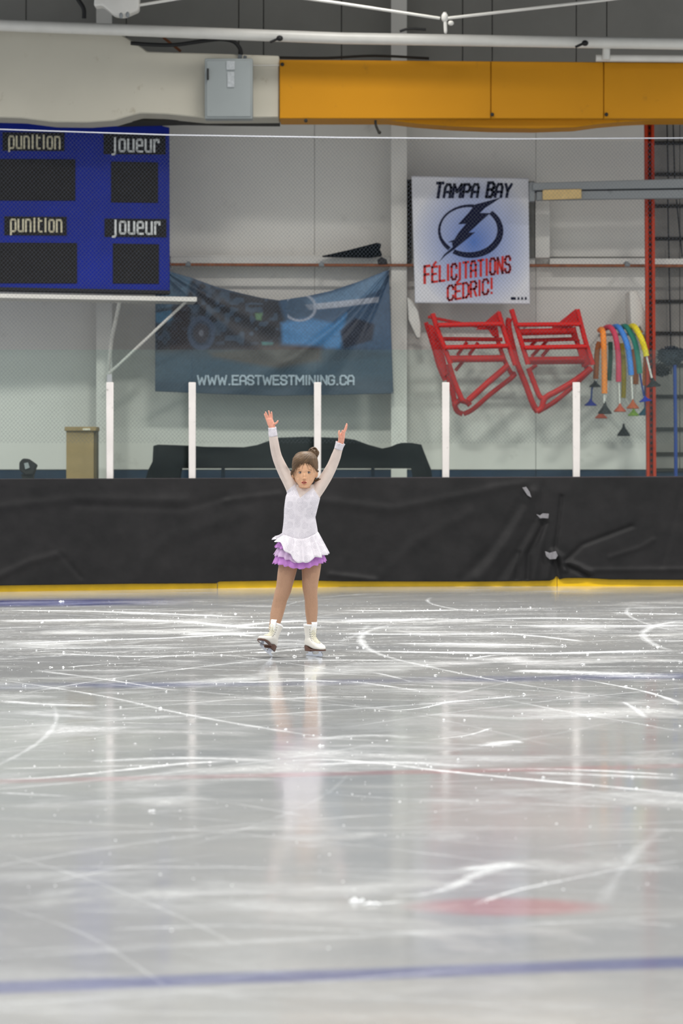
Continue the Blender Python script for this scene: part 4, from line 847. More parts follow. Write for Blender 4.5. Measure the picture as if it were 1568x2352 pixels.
# legs
body.rings(gr([(1280, 646, 688, .075, .03), (1297, 640, 684, .070, .03), (1318, 637.3, 679, .064, .022), (1346, 634.5, 671, .055, .012), (1360, 631, 667.5, .050, .004), (1372, 628.5, 662.5, .047, .002), (1381, 626.5, 658.5, .046, .004), (1395, 623.5, 655, .048, .006), (1409, 621, 651, .045, -.004), (1425, 620.5, 646, .038, -.02), (1445, 617, 638, .032, -.035)]), 24)
body.rings(gr([(1280, 690, 733, .075, .03), (1297, 692, 737, .070, .03), (1318, 693.3, 734, .063, .022), (1340, 694, 730, .056, .014), (1353, 695, 728.5, .051, .006), (1367, 698, 728, .047, .002), (1380, 700, 729, .047, .008), (1395, 700.5, 729.3, .049, .012), (1409, 701.5, 728.7, .046, .008), (1428, 704.5, 727, .038, 0), (1450, 707, 726, .034, -.006)]), 24)
# head
HC = [(1120.5, 12, .024, -.066), (1118, 22, .040, -.052), (1113, 30, .058, -.040), (1106, 40, .072, -.030), (1097, 47.5, .083, -.024), (1086, 53, .091, -.020), (1074, 55.5, .096, -.016), (1062, 55.5, .095, -.014), (1054, 52.5, .091, -.012), (1048.5, 47, .081, -.010), (1044, 39, .067, -.009), (1041, 30, .050, -.008), (1039, 18, .030, -.008)]
body.rings([(G(699.6 + max(0, (1110 - py)) * .02, py).x, YG + cy, G(0, py).z, wpx / 2 / KG, ry) for py, wpx, ry, cy in HC], 32)
FYc = -.020
# nose, lips mound, cheeks, chin
body.ball(G(699.2, 1098.2, -.116), (.0078, .010, .0068), 12, 8); body.ball(G(699.4, 1093, -.109), (.0055, .010, .016), 12, 8)
body.ball(G(696.3, 1099.2, -.110), (.0045, .007, .0045), 10, 6); body.ball(G(702.2, 1099.2, -.110), (.0045, .007, .0045), 10, 6)
body.ball(G(698.7, 1108, -.098), (.020, .012, .010), 12, 8); body.ball(G(699.2, 1116.5, -.090), (.016, .012, .010), 12, 8)
body.ball(G(689, 1100, -.076), (.020, .018, .020), 12, 8); body.ball(G(710, 1100, -.076), (.020, .018, .020), 12, 8)
for sx_, ex in ((1, 727.6), (-1, 672.5)):        # ears
    body.ball(G(ex, 1088, -.012), (.008, .014, .021), 12, 8); body.ball(G(ex - 1.2 * sx_, 1094, -.014), (.007, .009, .010), 10, 6)
# hands: palm, four separate fingers, thumb from the side of the palm
def finger(pts, r0, r1): 
    q = smoothpath([G(*p) for p in pts], 4); body.tube(q, list(np.linspace(r0, r1, len(q))), 10); body.ball(q[-1], r1 * .98, 10, 8)
def palm(pts):                # flattened loft: (px, py, half width px, half depth m, dy)
    vs = []; n = 16
    for px, py, hw, hd, dy, tx_ in pts:
        c = G(px, py, dy)
        for k2 in range(n):
            a = 2 * math.pi * k2 / n; vs.append(c + Vector((math.cos(a) * hw / KG, math.sin(a) * hd, math.cos(a) * hw / KG * tx_)))
    m_ = len(pts); fs = [(i * n + k2, i * n + (k2 + 1) % n, (i + 1) * n + (k2 + 1) % n, (i + 1) * n + k2) for i in range(m_ - 1) for k2 in range(n)] + [tuple(range(n))[::-1], tuple((m_ - 1) * n + k2 for k2 in range(n))]
    body.add(vs, fs)
palm([(625.2, 985, 7.2, .017, -.016, 0), (624.6, 980, 7.6, .016, -.018, .1), (622.8, 975, 8.4, .014, -.020, .12), (620.6, 969, 8.2, .013, -.022, .12), (619.0, 964, 7.9, .011, -.024, .12), (618.2, 961.5, 7.4, .009, -.024, .12)])
finger([(613.2, 966, -.022), (610.2, 958, -.026), (607.6, 951.5, -.034)], .0062, .0046)
finger([(616.0, 964.5, -.023), (613.4, 955, -.028), (610.0, 946.8, -.036)], .0067, .0048)
finger([(619.8, 963.5, -.024), (618.9, 953, -.028), (617.4, 944.2, -.034)], .0069, .0050)
finger([(624.0, 964, -.024), (624.2, 955, -.026), (623.4, 946.6, -.030)], .0067, .0048)
finger([(626.5, 977, -.022), (631.0, 973.6, -.030), (635.2, 971.4, -.034), (638.4, 966.8, -.038)], .0090, .0052)
palm([(781.6, 1021, 6.6, .017, -.012, 0), (783.0, 1015, 7.0, .018, -.014, 0), (783.8, 1008, 7.6, .020, -.016, .1), (784.6, 1001, 7.6, .020, -.018, .1), (786.2, 995, 6.4, .020, -.020, .1), (788.4, 991, 4.6, .018, -.020, .1)])
finger([(788.6, 994, -.040), (792.0, 985, -.044), (794.6, 977.5, -.044)], .0064, .0044)
finger([(789.6, 993, -.024), (793.4, 982, -.026), (796.0, 973.2, -.028)], .0068, .0046)
finger([(790.2, 993.5, -.010), (794.6, 984, -.010), (797.0, 976.0, -.012)], .0065, .0044)
finger([(789.8, 995, .003), (794.0, 987, .004), (796.4, 981.0, .002)], .0058, .0040)
finger([(781.5, 1006, -.030), (778.9, 999, -.042), (778.2, 993.5, -.046), (778.8, 989.8, -.046)], .0088, .0056)
finger([(786.0, 998, -.036), (785.6, 992.5, -.050), (786.2, 988.8, -.056)], .0066, .0052)
tmp = body.build('tmp_body', M['steel'])
md = tmp.modifiers.new('r', 'REMESH'); md.mode = 'VOXEL'; md.voxel_size = .0024; md.use_smooth_shade = True
md = tmp.modifiers.new('s', 'SMOOTH'); md.factor = .5; md.iterations = 5
dg = bpy.context.evaluated_depsgraph_get(); me = bpy.data.meshes.new_from_object(tmp.evaluated_get(dg)); bpy.data.objects.remove(tmp)
me.name = 'person'; nv = len(me.vertices); co = np.empty(nv * 3); me.vertices.foreach_get('co', co); co = co.reshape(-1, 3)
vx = 784 + co[:, 0] * KG; vy = HZ - (co[:, 2] - EYE) * KG; dy_ = co[:, 1] - YG
# face sculpting
head = (vy < 1121.5) & (vy > 1036) & (np.abs(vx - 700) < 32) & (dy_ < .09)
front = head & (dy_ < -.05)
def g2(cx_, cy_, sx_, sy_): return np.exp(-((vx - cx_) / sx_) ** 2 - ((vy - cy_) / sy_) ** 2)
push = .0075 * (g2(689.3, 1085.3, 5.2, 3.4) + g2(709.3, 1085.3, 5.2, 3.4)) - .0022 * (g2(689.5, 1080.6, 6.5, 1.6) + g2(709, 1080.6, 6.5, 1.6)) + .003 * g2(698.7, 1112.2, 6, 1.3) + .0022 * g2(699, 1103.6, 1.5, 1.6) + .0015 * g2(699.4, 1086.5, 2.5, 3)
push += .003 * (g2(676, 1092, 4, 9) + g2(723, 1092, 4, 9))
co[front, 1] += push[front]; dy_ = co[:, 1] - YG
me.vertices.foreach_set('co', co.ravel()); me.update()
nf = len(me.polygons); ls = np.empty(nf, int); me.polygons.foreach_get('loop_start', ls); lt = np.empty(nf, int); me.polygons.foreach_get('loop_total', lt)
lv = np.empty(len(me.loops), int); me.loops.foreach_get('vertex_index', lv)
quad = lt == 4; fv = lv[ls[:, None] + np.arange(4)[None]] if quad.all() else np.stack([lv[ls + np.minimum(k2, lt - 1)] for k2 in range(4)], 1)
fc = co[fv].mean(1); fx = 784 + fc[:, 0] * KG; fy = HZ - (fc[:, 2] - EYE) * KG; fd = fc[:, 1] - YG
nrm = np.empty(nv * 3); me.vertices.foreach_get('normal', nrm); nrm = nrm.reshape(-1, 3)
hx = (fx - 700) / 31.5; hd_ = (fd + .02) / .125
inhead = (fy < 1121.5) & (hx ** 2 + hd_ ** 2 < 1.0) & (fy > 1034) & (np.abs(fx - 699.8) < np.interp(fy, [1034, 1092, 1100, 1110, 1118, 1122], [33, 33, 26.5, 21, 14.5, 9])) & ~((fy > 1108) & (fd > -.035))
# skin
t = NT('skin'); sp = t.pos(); nz = t.noise(sp, 55, 4, .6); sz = t.node('ShaderNodeSeparateXYZ'); t.link(sp, sz.inputs[0])
t.link(t.mix(t.ramp(nz, .3, .7), srgb(206, 158, 122), srgb(218, 172, 138)), t.b.inputs['Base Color']); t.b.inputs['Roughness'].default_value = .55
t.b.inputs['Subsurface Weight'].default_value = .12; t.b.inputs['Subsurface Radius'].default_value = (.01, .004, .002); t.b.inputs['Subsurface Scale'].default_value = .5; M['skin'] = t.m
M['hand'] = mat('hand_skin', (226, 160, 138), .55, 0, .12, 70)
M['lash'] = mat('dark_lash', (74, 54, 44), .7, 0, 0); M['eye'] = mat('eye_white', (214, 204, 198), .3, 0, 0); M['iris'] = mat('iris_grey', (78, 78, 80), .25, 0, 0); M['pupil'] = mat('pupil', (20, 18, 18), .2, 0, 0)
M['lip'] = mat('lip_red', (166, 74, 72), .4, 0, .06, 90); M['brow'] = mat('brow_brown', (166, 124, 92), .9, 0, .1, 90)
M['nylon'] = mat('tan_tights', (172, 134, 108), .6, 0, .08, 120); M['mesh'] = mat('sheer_mesh', (208, 193, 185), .65, 0, .06, 40)
t = NT('brown_hair'); q_ = t.node('ShaderNodeSeparateXYZ'); t.link(t.pos(), q_.inputs[0]); bcn = G(719, 1036)
hx_ = t.math('SUBTRACT', q_.outputs[0], bcn.x); hz_ = t.math('SUBTRACT', q_.outputs[2], bcn.z); cb = t.node('ShaderNodeCombineXYZ')
t.link(t.math('MULTIPLY', t.math('ARCTAN2', hx_, t.math('MULTIPLY', hz_, -1)), 26.0), cb.inputs[0]); t.link(t.math('MULTIPLY', t.math('ADD', t.math('ABSOLUTE', hx_), t.math('ABSOLUTE', hz_)), 9.0), cb.inputs[1]); t.link(t.math('MULTIPLY', q_.outputs[1], 12.0), cb.inputs[2])
hp = t.noise(cb.outputs[0], 1.0, 5, .65); hq = t.noise(t.pos(), 22, 3)
t.link(t.mix(t.ramp(t.math('ADD', t.math('MULTIPLY', hp, .7), t.math('MULTIPLY', hq, .3)), .36, .64), srgb(60, 45, 32), srgb(116, 92, 68)), t.b.inputs['Base Color']); t.b.inputs['Roughness'].default_value = .5; t.b.inputs['Specular IOR Level'].default_value = .25; t.bump(hp, .5, .0015); M['hair'] = t.m
def swirl(name, base, linec):
    t = NT(name); s_ = t.node('ShaderNodeSeparateXYZ'); t.link(t.pos(), s_.inputs[0]); c_ = t.node('ShaderNodeCombineXYZ'); t.link(s_.outputs[0], c_.inputs[0]); t.link(s_.outputs[2], c_.inputs[1])
    L = 0
    for sc_, ofs in ((21.0, 0.0), (34.0, 3.7)):
        v = t.node('ShaderNodeTexVoronoi', voronoi_dimensions='2D'); v.inputs['Scale'].default_value = sc_; v.inputs['Randomness'].default_value = .75
        ad = t.node('ShaderNodeVectorMath', operation='ADD'); t.link(c_.outputs[0], ad.inputs[0]); ad.inputs[1].default_value = (ofs, ofs, 0); t.link(ad.outputs[0], v.inputs['Vector'])
        sb = t.node('ShaderNodeVectorMath', operation='SUBTRACT'); t.link(ad.outputs[0], sb.inputs[0]); t.link(v.outputs['Position'], sb.inputs[1])
        q = t.node('ShaderNodeSeparateXYZ'); t.link(sb.outputs[0], q.inputs[0])
        r_ = t.math('SQRT', t.math('ADD', t.math('MULTIPLY', q.outputs[0], q.outputs[0]), t.math('MULTIPLY', q.outputs[1], q.outputs[1])))
        th = t.math('DIVIDE', t.math('ARCTAN2', q.outputs[1], q.outputs[0]), 2 * math.pi)
        rn = t.node('ShaderNodeSeparateColor'); t.link(v.outputs['Color'], rn.inputs[0])
        f = t.math('FRACT', t.math('ADD', t.math('ADD', t.math('MULTIPLY', r_, 130.0 if ofs == 0 else 170.0), th), t.math('ADD', rn.outputs[0], 2.0)))
        ln = t.math('LESS_THAN', t.math('ABSOLUTE', t.math('SUBTRACT', f, .5)), .11)
        lim = t.math('LESS_THAN', r_, .021 if ofs == 0 else .010)
        one = t.math('MULTIPLY', ln, lim); L = one if L == 0 else t.math('MAXIMUM', L, t.math('MULTIPLY', one, .6))
    n_ = t.noise(t.pos(), 9, 3); b_ = t.mix(t.ramp(n_, .3, .7), srgb(*base), tuple(min(1, x * 1.06) for x in srgb(*base)[:3]) + (1,))
    t.link(t.mix(t.math('MULTIPLY', L, .6), b_, srgb(*linec)), t.b.inputs['Base Color']); t.b.inputs['Roughness'].default_value = .6
    return t.m
M['swirl'] = swirl('swirl_fabric', (214, 209, 216), (140, 134, 150))
me.materials.clear(); me.materials.append(M['skin']); me.materials.append(M['hand'])
hand_f = ((fx < 645) & (fy < 990)) | ((fx > 768) & (fy < 1030))
mi = np.where(hand_f, 1, 0).astype(np.int32); me.polygons.foreach_set('material_index', mi); me.shade_smooth()
person = bpy.data.objects.new('person', me); COL.objects.link(person)
tag(person, 'girl figure skater in white swirl dress and purple ruffled skirt, both arms raised', 'person')
def cloth(name, mask, off, m, parent=person, fat=None, snap=None):
    ids = fv[mask]; used = np.unique(ids); rm = np.full(nv, -1); rm[used] = np.arange(len(used))
    v = co[used] + nrm[used] * (off if fat is None else fat(used)[:, None])
    if snap: v = snap(v)
    e = bpy.data.meshes.new(name); e.from_pydata(v.tolist(), [], rm[ids].tolist()); e.materials.append(m); e.shade_smooth()
    o = bpy.data.objects.new(name, e); COL.objects.link(o); att(o, parent); return o
# left and right seams of the armholes, neckline V
def leftof(ax, ay, bx_, by_): return (bx_ - ax) * (fy - ay) - (by_ - ay) * (fx - ax)   # >0: point is on the image-left side going down
seamL = np.interp(fy, [1100, 1111, 1133, 1140], [680, 677.5, 653, 640])
seamR = np.interp(fy, [1105, 1122, 1147, 1156], [716, 720, 731, 748])
arml = (fx < seamL) & (fy < 1137) & ~inhead; armr = (fx > seamR) & (fy < 1153) & ~inhead
cufl = 996; cufr = 1024 + (fx - 780) * .35
arml2 = (fx < seamL + 4) & (fy < 1140) & ~inhead; armr2 = (fx > seamR - 4) & (fy < 1156) & ~inhead
slv_l = arml2 & (fy > 985) & (fx < 690); slv_r = armr2 & (fy > 1021 + (fx - 780) * .35)
vline = np.where(fx < 689, np.interp(fx, [670, 677.5, 689], [1100, 1111, 1143]), np.interp(fx, [689, 721, 730], [1143, 1118, 1108]))
tor = ~arml & ~armr & ~inhead & (fy < 1296) & (fy > 1092) 
yoke = tor & (fy < vline + 4); bod = tor & ~yoke & (fy < 1262)
leg = (fy >= 1255) & (fy < 1462)
VL = lambda x: np.where(x < 689, np.interp(x, [670, 677.5, 689], [1100, 1111, 1143]), np.interp(x, [689, 721, 730], [1143, 1118, 1108]))
SLf = lambda y: np.interp(y, [1100, 1111, 1133, 1140], [680, 677.5, 653, 600]); SRf = lambda y: np.interp(y, [1105, 1122, 1150, 1156], [716, 720, 738, 790])
ins = (vy > VL(vx)) & (vx > SLf(vy)) & (vx < SRf(vy)); bod = ins[fv].any(1) & ~inhead & (fy > 1106) & (fy < 1262) & (fx > 640) & (fx < 760)
def snap(v):
    x = 784 + v[:, 0] * KG; y = HZ - (v[:, 2] - EYE) * KG
    x = np.clip(x, SLf(y), SRf(y)); y = np.maximum(y, VL(x)); v[:, 0] = (x - 784) / KG; v[:, 2] = EYE - (y - HZ) / KG; return v
cloth('bodice', bod, .0030, M['swirl'], snap=snap); cloth('sheer_yoke', yoke, .0016, M['mesh']); cloth('sleeve', slv_l, .0018, M['mesh']); cloth('sleeve', slv_r, .0018, M['mesh'])
cloth('tights', leg, .0014, M['nylon'])
# collar band, cuffs
def band(name, c0, c1, r0, r1, m, frill=0.0, n=40):
    a = Vector(c0); b2 = Vector(c1); ax = (b2 - a).normalized(); u = ax.orthogonal().normalized(); v = ax.cross(u); b = MB(); vs = []; R_ = 9
    for i in range(R_):
        f = i / (R_ - 1); c = a.lerp(b2, f)
        for k2 in range(n):
            an = 2 * math.pi * k2 / n; rr_ = r0 + (r1 - r0) * f + frill * math.sin(an * 7 + 1) * max(0, f - .5) * 2; vs.append(c + (u * math.cos(an) + v * math.sin(an)) * rr_ + ax * frill * math.cos(an * 5) * max(0, f - .6))
    fs = [(i * n + k2, i * n + (k2 + 1) % n, (i + 1) * n + (k2 + 1) % n, (i + 1) * n + k2) for i in range(R_ - 1) for k2 in range(n)]
    b.add(vs, fs); o = b.build(name, m, person); md = o.modifiers.new('t', 'SOLIDIFY'); md.thickness = .0018; return o
band('collar', G(698.5, 1128, .012), G(699.5, 1113, .0), .0475, .0405, M['mesh'])
band('cuff', G(627.2, 1002, -.010), G(624.9, 981.5, -.017), .0285, .0255, M['swirl'], .0012)
band('cuff', G(776.8, 1031.5, -.004), G(781.4, 1016.5, -.011), .0270, .0290, M['swirl'], .0040)
b = MB(); n = 40
b.tube([G(699.3 + 16.5 * math.cos(2 * math.pi * i / n), 1115.5 - 2.4 * math.sin(2 * math.pi * i / n) * 1.0, .004 + .0455 * math.sin(2 * math.pi * i / n)) for i in range(n + 1)], .0011, 6); b.build('necklace', M['galv'], person)
# sleeve and bodice seams
b = MB(); b.tube(smoothpath([G(626.5, 1003, -.036), (G(632, 1050, -.028)), G(645, 1083, -.016), G(656, 1105, -.026)], 6), .0012, 6); b.build('sleeve_seam', M['mesh'], person)

# skirts
def skirt(name, m, top, hem, rtop, rhem, waves, amp, cyo=.02, n=260, rows=14, flare=1.0, seed=0, arc_=None, ph=0.0):
    rs = random.Random(seed); vs = []; pz = [(rs.uniform(0, 6.28), rs.uniform(.7, 1.3)) for _ in range(4)]
    a0, a1 = arc_ or (0, 2 * math.pi); closed = arc_ is None; N = n if closed else n + 1
    for j in range(rows):
        f = j / (rows - 1)
        for k2 in range(N):
            a = a0 + (a1 - a0) * k2 / n; u = math.cos(a)
            tp = np.interp(u, *top); hm = np.interp(u, *hem)
            if math.sin(a) > 0: hm = hm - 3
            w_ = math.sin(a * waves + ph + .5 * math.sin(a * 3 + pz[0][0])) + .35 * math.sin(a * waves * 1.7 + pz[1][0])
            ff = f ** flare; cx_ = 688.5 + (rhem[2] if len(rhem) > 2 else 0) * f
            fa = f ** .55; rx = rtop[0] + (rhem[0] - rtop[0]) * ff + amp * w_ * fa; ry = rtop[1] + (rhem[1] - rtop[1]) * ff + amp * w_ * fa
            py = tp + (hm - tp) * f + 1.2 * w_ * f * f
            c = G(cx_, py, cyo); vs.append((c.x + rx * u, c.y + ry * math.sin(a), c.z))
    fs = [(j * N + k2, j * N + (k2 + 1) % N, (j + 1) * N + (k2 + 1) % N, (j + 1) * N + k2) for j in range(rows - 1) for k2 in range(N if closed else N - 1)]
    o = MB().add(vs, fs).build(name, m, person, fix=False); md = o.modifiers.new('t', 'SOLIDIFY'); md.thickness = .0015; return o
purple = mat('purple_chiffon', (192, 128, 204), .6, 0, .1, 30); lilac = mat('lilac_chiffon', (206, 176, 212), .6, 0, .08, 30)
U_ = [-1, -.75, -.4, -.1, .2, .5, .8, 1]
skirt('purple_layer', purple, (U_, [1246] * 8), (U_, [1294, 1296, 1301, 1305, 1305, 1300, 1294, 1290]), (.112, .096), (.166, .140, -1.0), 20, .0055, .022, seed=1)
skirt('lilac_layer', lilac, (U_, [1240] * 8), (U_, [1276, 1278, 1286, 1292, 1284, 1272, 1266, 1262]), (.106, .084), (.158, .140, -1.5), 17, .006, .020, seed=2, arc_=(1.3, 4.6))
skirt('purple_ruffle', purple, (U_, [1234, 1236, 1240, 1244, 1244, 1240, 1236, 1234]), (U_, [1257, 1259, 1262, 1264, 1262, 1258, 1256, 1254]), (.106, .084), (.150, .132, -2), 15, .006, .018, seed=3, arc_=(1.9, 4.1))
skirt('swirl_overskirt', M['swirl'], (U_, [1227, 1229, 1234, 1237, 1237, 1233, 1227, 1222]), (U_, [1238, 1246, 1272, 1290, 1292, 1281, 1277, 1272]), (.1135, .0915), (.174, .168, 1.0), 14, .0120, .018, seed=4, flare=1.05)
b = MB(); b.slab([(629.5, 1232), (640, 1229), (648, 1224), (650, 1236), (640, 1240)], 17.97, 0, .01); b.build('skirt_tip', M['swirl'], person, bevel=.0015)

# face details
for ex, s_ in ((689.4, 1), (709.3, -1)):
    ey = 1085.4; fy0 = -.0985
    sel = front & (np.hypot(vx - ex, vy - ey) < 2.2); fy0 = float(dy_[sel].min()) if sel.any() else fy0
    b = MB().ball(G(ex, ey, fy0 + .0045), (.0118, .008, .0052), 18, 10); eo = b.build('eye', M['eye'], person)
    b = MB().ball(G(ex + .2, ey, fy0 - .0025), (.0048, .0022, .0046), 14, 8); b.build('iris', M['iris'], eo)
    b = MB().ball(G(ex + .2, ey, fy0 - .0042), (.0021, .0014, .0021), 10, 6); b.build('pupil', M['pupil'], eo)
    b = MB().tube(smoothpath([G(ex - 4.4, ey + .5, fy0 + .004), G(ex - 2.2, ey - 1.5, fy0 - .002), G(ex + .2, ey - 2.1, fy0 - .003), G(ex + 2.4, ey - 1.4, fy0 - .002), G(ex + 4.4, ey + .5, fy0 + .004)], 4), .0016, 6); b.build('eyelash', M['lash'], eo)
    b = MB().tube(smoothpath([G(ex - 3.6, ey + 1.0, fy0 + .003), G(ex, ey + 2.2, fy0 - .001), G(ex + 3.6, ey + 1.0, fy0 + .003)], 4), .0008, 6); b.build('lower_lid', M['brow'], eo)
    b = MB().tube(smoothpath([G(ex - 6, ey - 5.6, fy0 + (.004 if s_ > 0 else -.004)), G(ex - s_ * 1.5, ey - 6.6, fy0 - .0045), G(ex + 6, ey - 5.6, fy0 + (.004 if s_ < 0 else -.004))], 5), [.0007] + [.0014] * 9 + [.0007], 8); b.build('eyebrow', M['brow'], person)
sel = front & (np.hypot(vx - 698.6, vy - 1108) < 3); ly = float(dy_[sel].min())
b = MB()
b.tube(smoothpath([G(692.6, 1107.6, ly + .0055), G(695.4, 1106.6, ly + .0005), G(697.2, 1106.0, ly - .0012), G(698.5, 1106.5, ly - .001), G(699.9, 1106.0, ly - .0012), G(701.8, 1106.6, ly + .0005), G(704.6, 1107.6, ly + .0055)], 4), [.001] + [.0021] * 23 + [.001], 10)
b.tube(smoothpath([G(693.2, 1108.2, ly + .005), G(695.8, 1109.5, ly), G(698.6, 1110.0, ly - .001), G(701.4, 1109.5, ly), G(704, 1108.2, ly + .005)], 4), [.001] + [.0026] * 15 + [.001], 10)
b.build('lips', M['lip'], person)
b = MB().tube(smoothpath([G(693.4, 1107.9, ly + .002), G(698.6, 1108.1, ly - .0035), G(703.8, 1107.9, ly + .002)], 4), .0007, 6); b.build('mouth_line', mat('mouth_dark', (96, 28, 32), .6), person)
b = MB()
for nx_ in (697.4, 701.2): b.ball(G(nx_, 1101.2, -.116), (.0014, .0016, .0009), 8, 6)
b.build('nostril', mat('nostril_shade', (150, 96, 72), .8), person)
b = MB().ball(G(727.5, 1098.5, -.022), .0032, 8, 6); b.build('earring', M['galv'], person)

# hair: cap grown from the skull, bun, fringe strands, loose tail
hl = np.interp(fx, [668, 672, 676, 682, 690, 700, 708, 716, 722, 727, 732], [1092, 1090, 1080, 1071, 1066, 1063.5, 1064.5, 1069, 1076, 1083, 1086])
hl = hl + .8 * np.sin(fx * 1.9) + .6 * np.sin(fx * 4.3 + 1)
hm = inhead & ((fy < hl) | ((fd > .0) & (fy < 1104) & ~((fx > 723) & (fd < .012) & (fy > 1080))))
def fat(used):
    a = vx[used]; h = vy[used]; th_ = np.arctan2(a - 719, h - 1036 + 1e-6); f = .0055 + .0006 * np.sin(th_ * 31) + .0004 * np.sin(th_ * 57 + 1)
    edge = np.interp(a, [668, 672, 676, 682, 690, 700, 708, 716, 722, 727, 732], [1092, 1090, 1080, 1071, 1066, 1063.5, 1064.5, 1069, 1076, 1083, 1086])
    k2 = np.clip((edge - h) / 7, 0, 1); k2 = np.where(dy_[used] > -.01, 1, k2); return .0012 + f * k2 ** .6
hair = cloth('hair', hm, 0, M['hair'], fat=fat)
b = MB(); rs = random.Random(5); bc = G(718.5, 1041, .02)
b.ball(bc, (.031, .032, .027), 18, 12)
for k2 in range(26):
    ax = Vector((rs.gauss(0, 1), rs.gauss(0, 1), rs.gauss(0, 1))).normalized(); u = ax.orthogonal().normalized(); v = ax.cross(u); R_ = rs.uniform(.029, .036); a0 = rs.uniform(0, 6.28); L = rs.uniform(1.6, 4)
    b.tube([bc + (u * math.cos(a0 + L * i / 12) * 1.05 + v * math.sin(a0 + L * i / 12)) * R_ * (1 - .012 * i) for i in range(13)], [.002] + [.005] * 11 + [.002], 6)
b.build('hair_bun', M['hair'], person)
b = MB()
for pts, r_ in (([(699, 1064), (695, 1072), (693, 1081)], .0011), ([(703, 1064), (707, 1072), (709, 1080)], .0013), ([(697, 1063), (691, 1068), (686, 1078)], .0012), ([(690, 1064), (683, 1074), (679, 1086), (678, 1096)], .0022), ([(686, 1066), (678, 1078), (675, 1092), (676, 1102)], .0028), ([(682, 1070), (676, 1082), (673.5, 1094)], .0026), ([(714, 1068), (720, 1076), (722, 1086)], .0016), ([(708, 1065), (714, 1074), (716, 1082)], .0010), ([(681, 1073), (680, 1084), (681, 1092)], .0012)):
    q = []
    for x, y in pts:
        rr2 = np.hypot(vx - x, vy - y); s2 = front & (rr2 < 2.5); q.append(G(x, y, (float(dy_[s2].min()) if s2.any() else -.03) - .002))
    q = smoothpath(q, 5); b.tube(q, list(np.linspace(r_, r_ * .35, len(q))), 6)
for i in range(46):                       # fine wisps breaking up the hairline
    x = rs.uniform(674, 726); y = np.interp(x, [668, 672, 676, 682, 690, 700, 708, 716, 722, 727, 732], [1092, 1090, 1080, 1071, 1066, 1063.5, 1064.5, 1069, 1076, 1083, 1086]); L = rs.uniform(3, 8); sd = (x - 702) * .055 + rs.uniform(-.25, .25); q = []
    for k2 in range(5):
        xx = x + sd * L * k2 / 4 * .5; yy = y - 3 + L * k2 / 4 * 1.3; s2 = front & (np.hypot(vx - xx, vy - yy) < 2.5); q.append(G(xx, yy, (float(dy_[s2].min()) if s2.any() else -.03) - .0022 + .0006 * k2))
    b.tube(smoothpath(q, 3), list(np.linspace(.0011, .0004, 13)), 5)
b.build('fringe', M['hair'], person)
b = MB()
for i in range(9):
    o_ = Vector((rs.uniform(-.006, .006), rs.uniform(-.01, .01), rs.uniform(-.004, .004)))
    b.tube(smoothpath([G(720, 1100, .02) + o_, G(726, 1105, .01) + o_, G(730, 1102, 0) + o_ * 1.2, G(734, 1099, -.005) + o_ * 1.5], 4), [.006, .007, .007, .007, .006, .006, .005, .005, .004, .004, .003, .003, .0015], 6)
b.build('loose_hair', M['hair'], person)

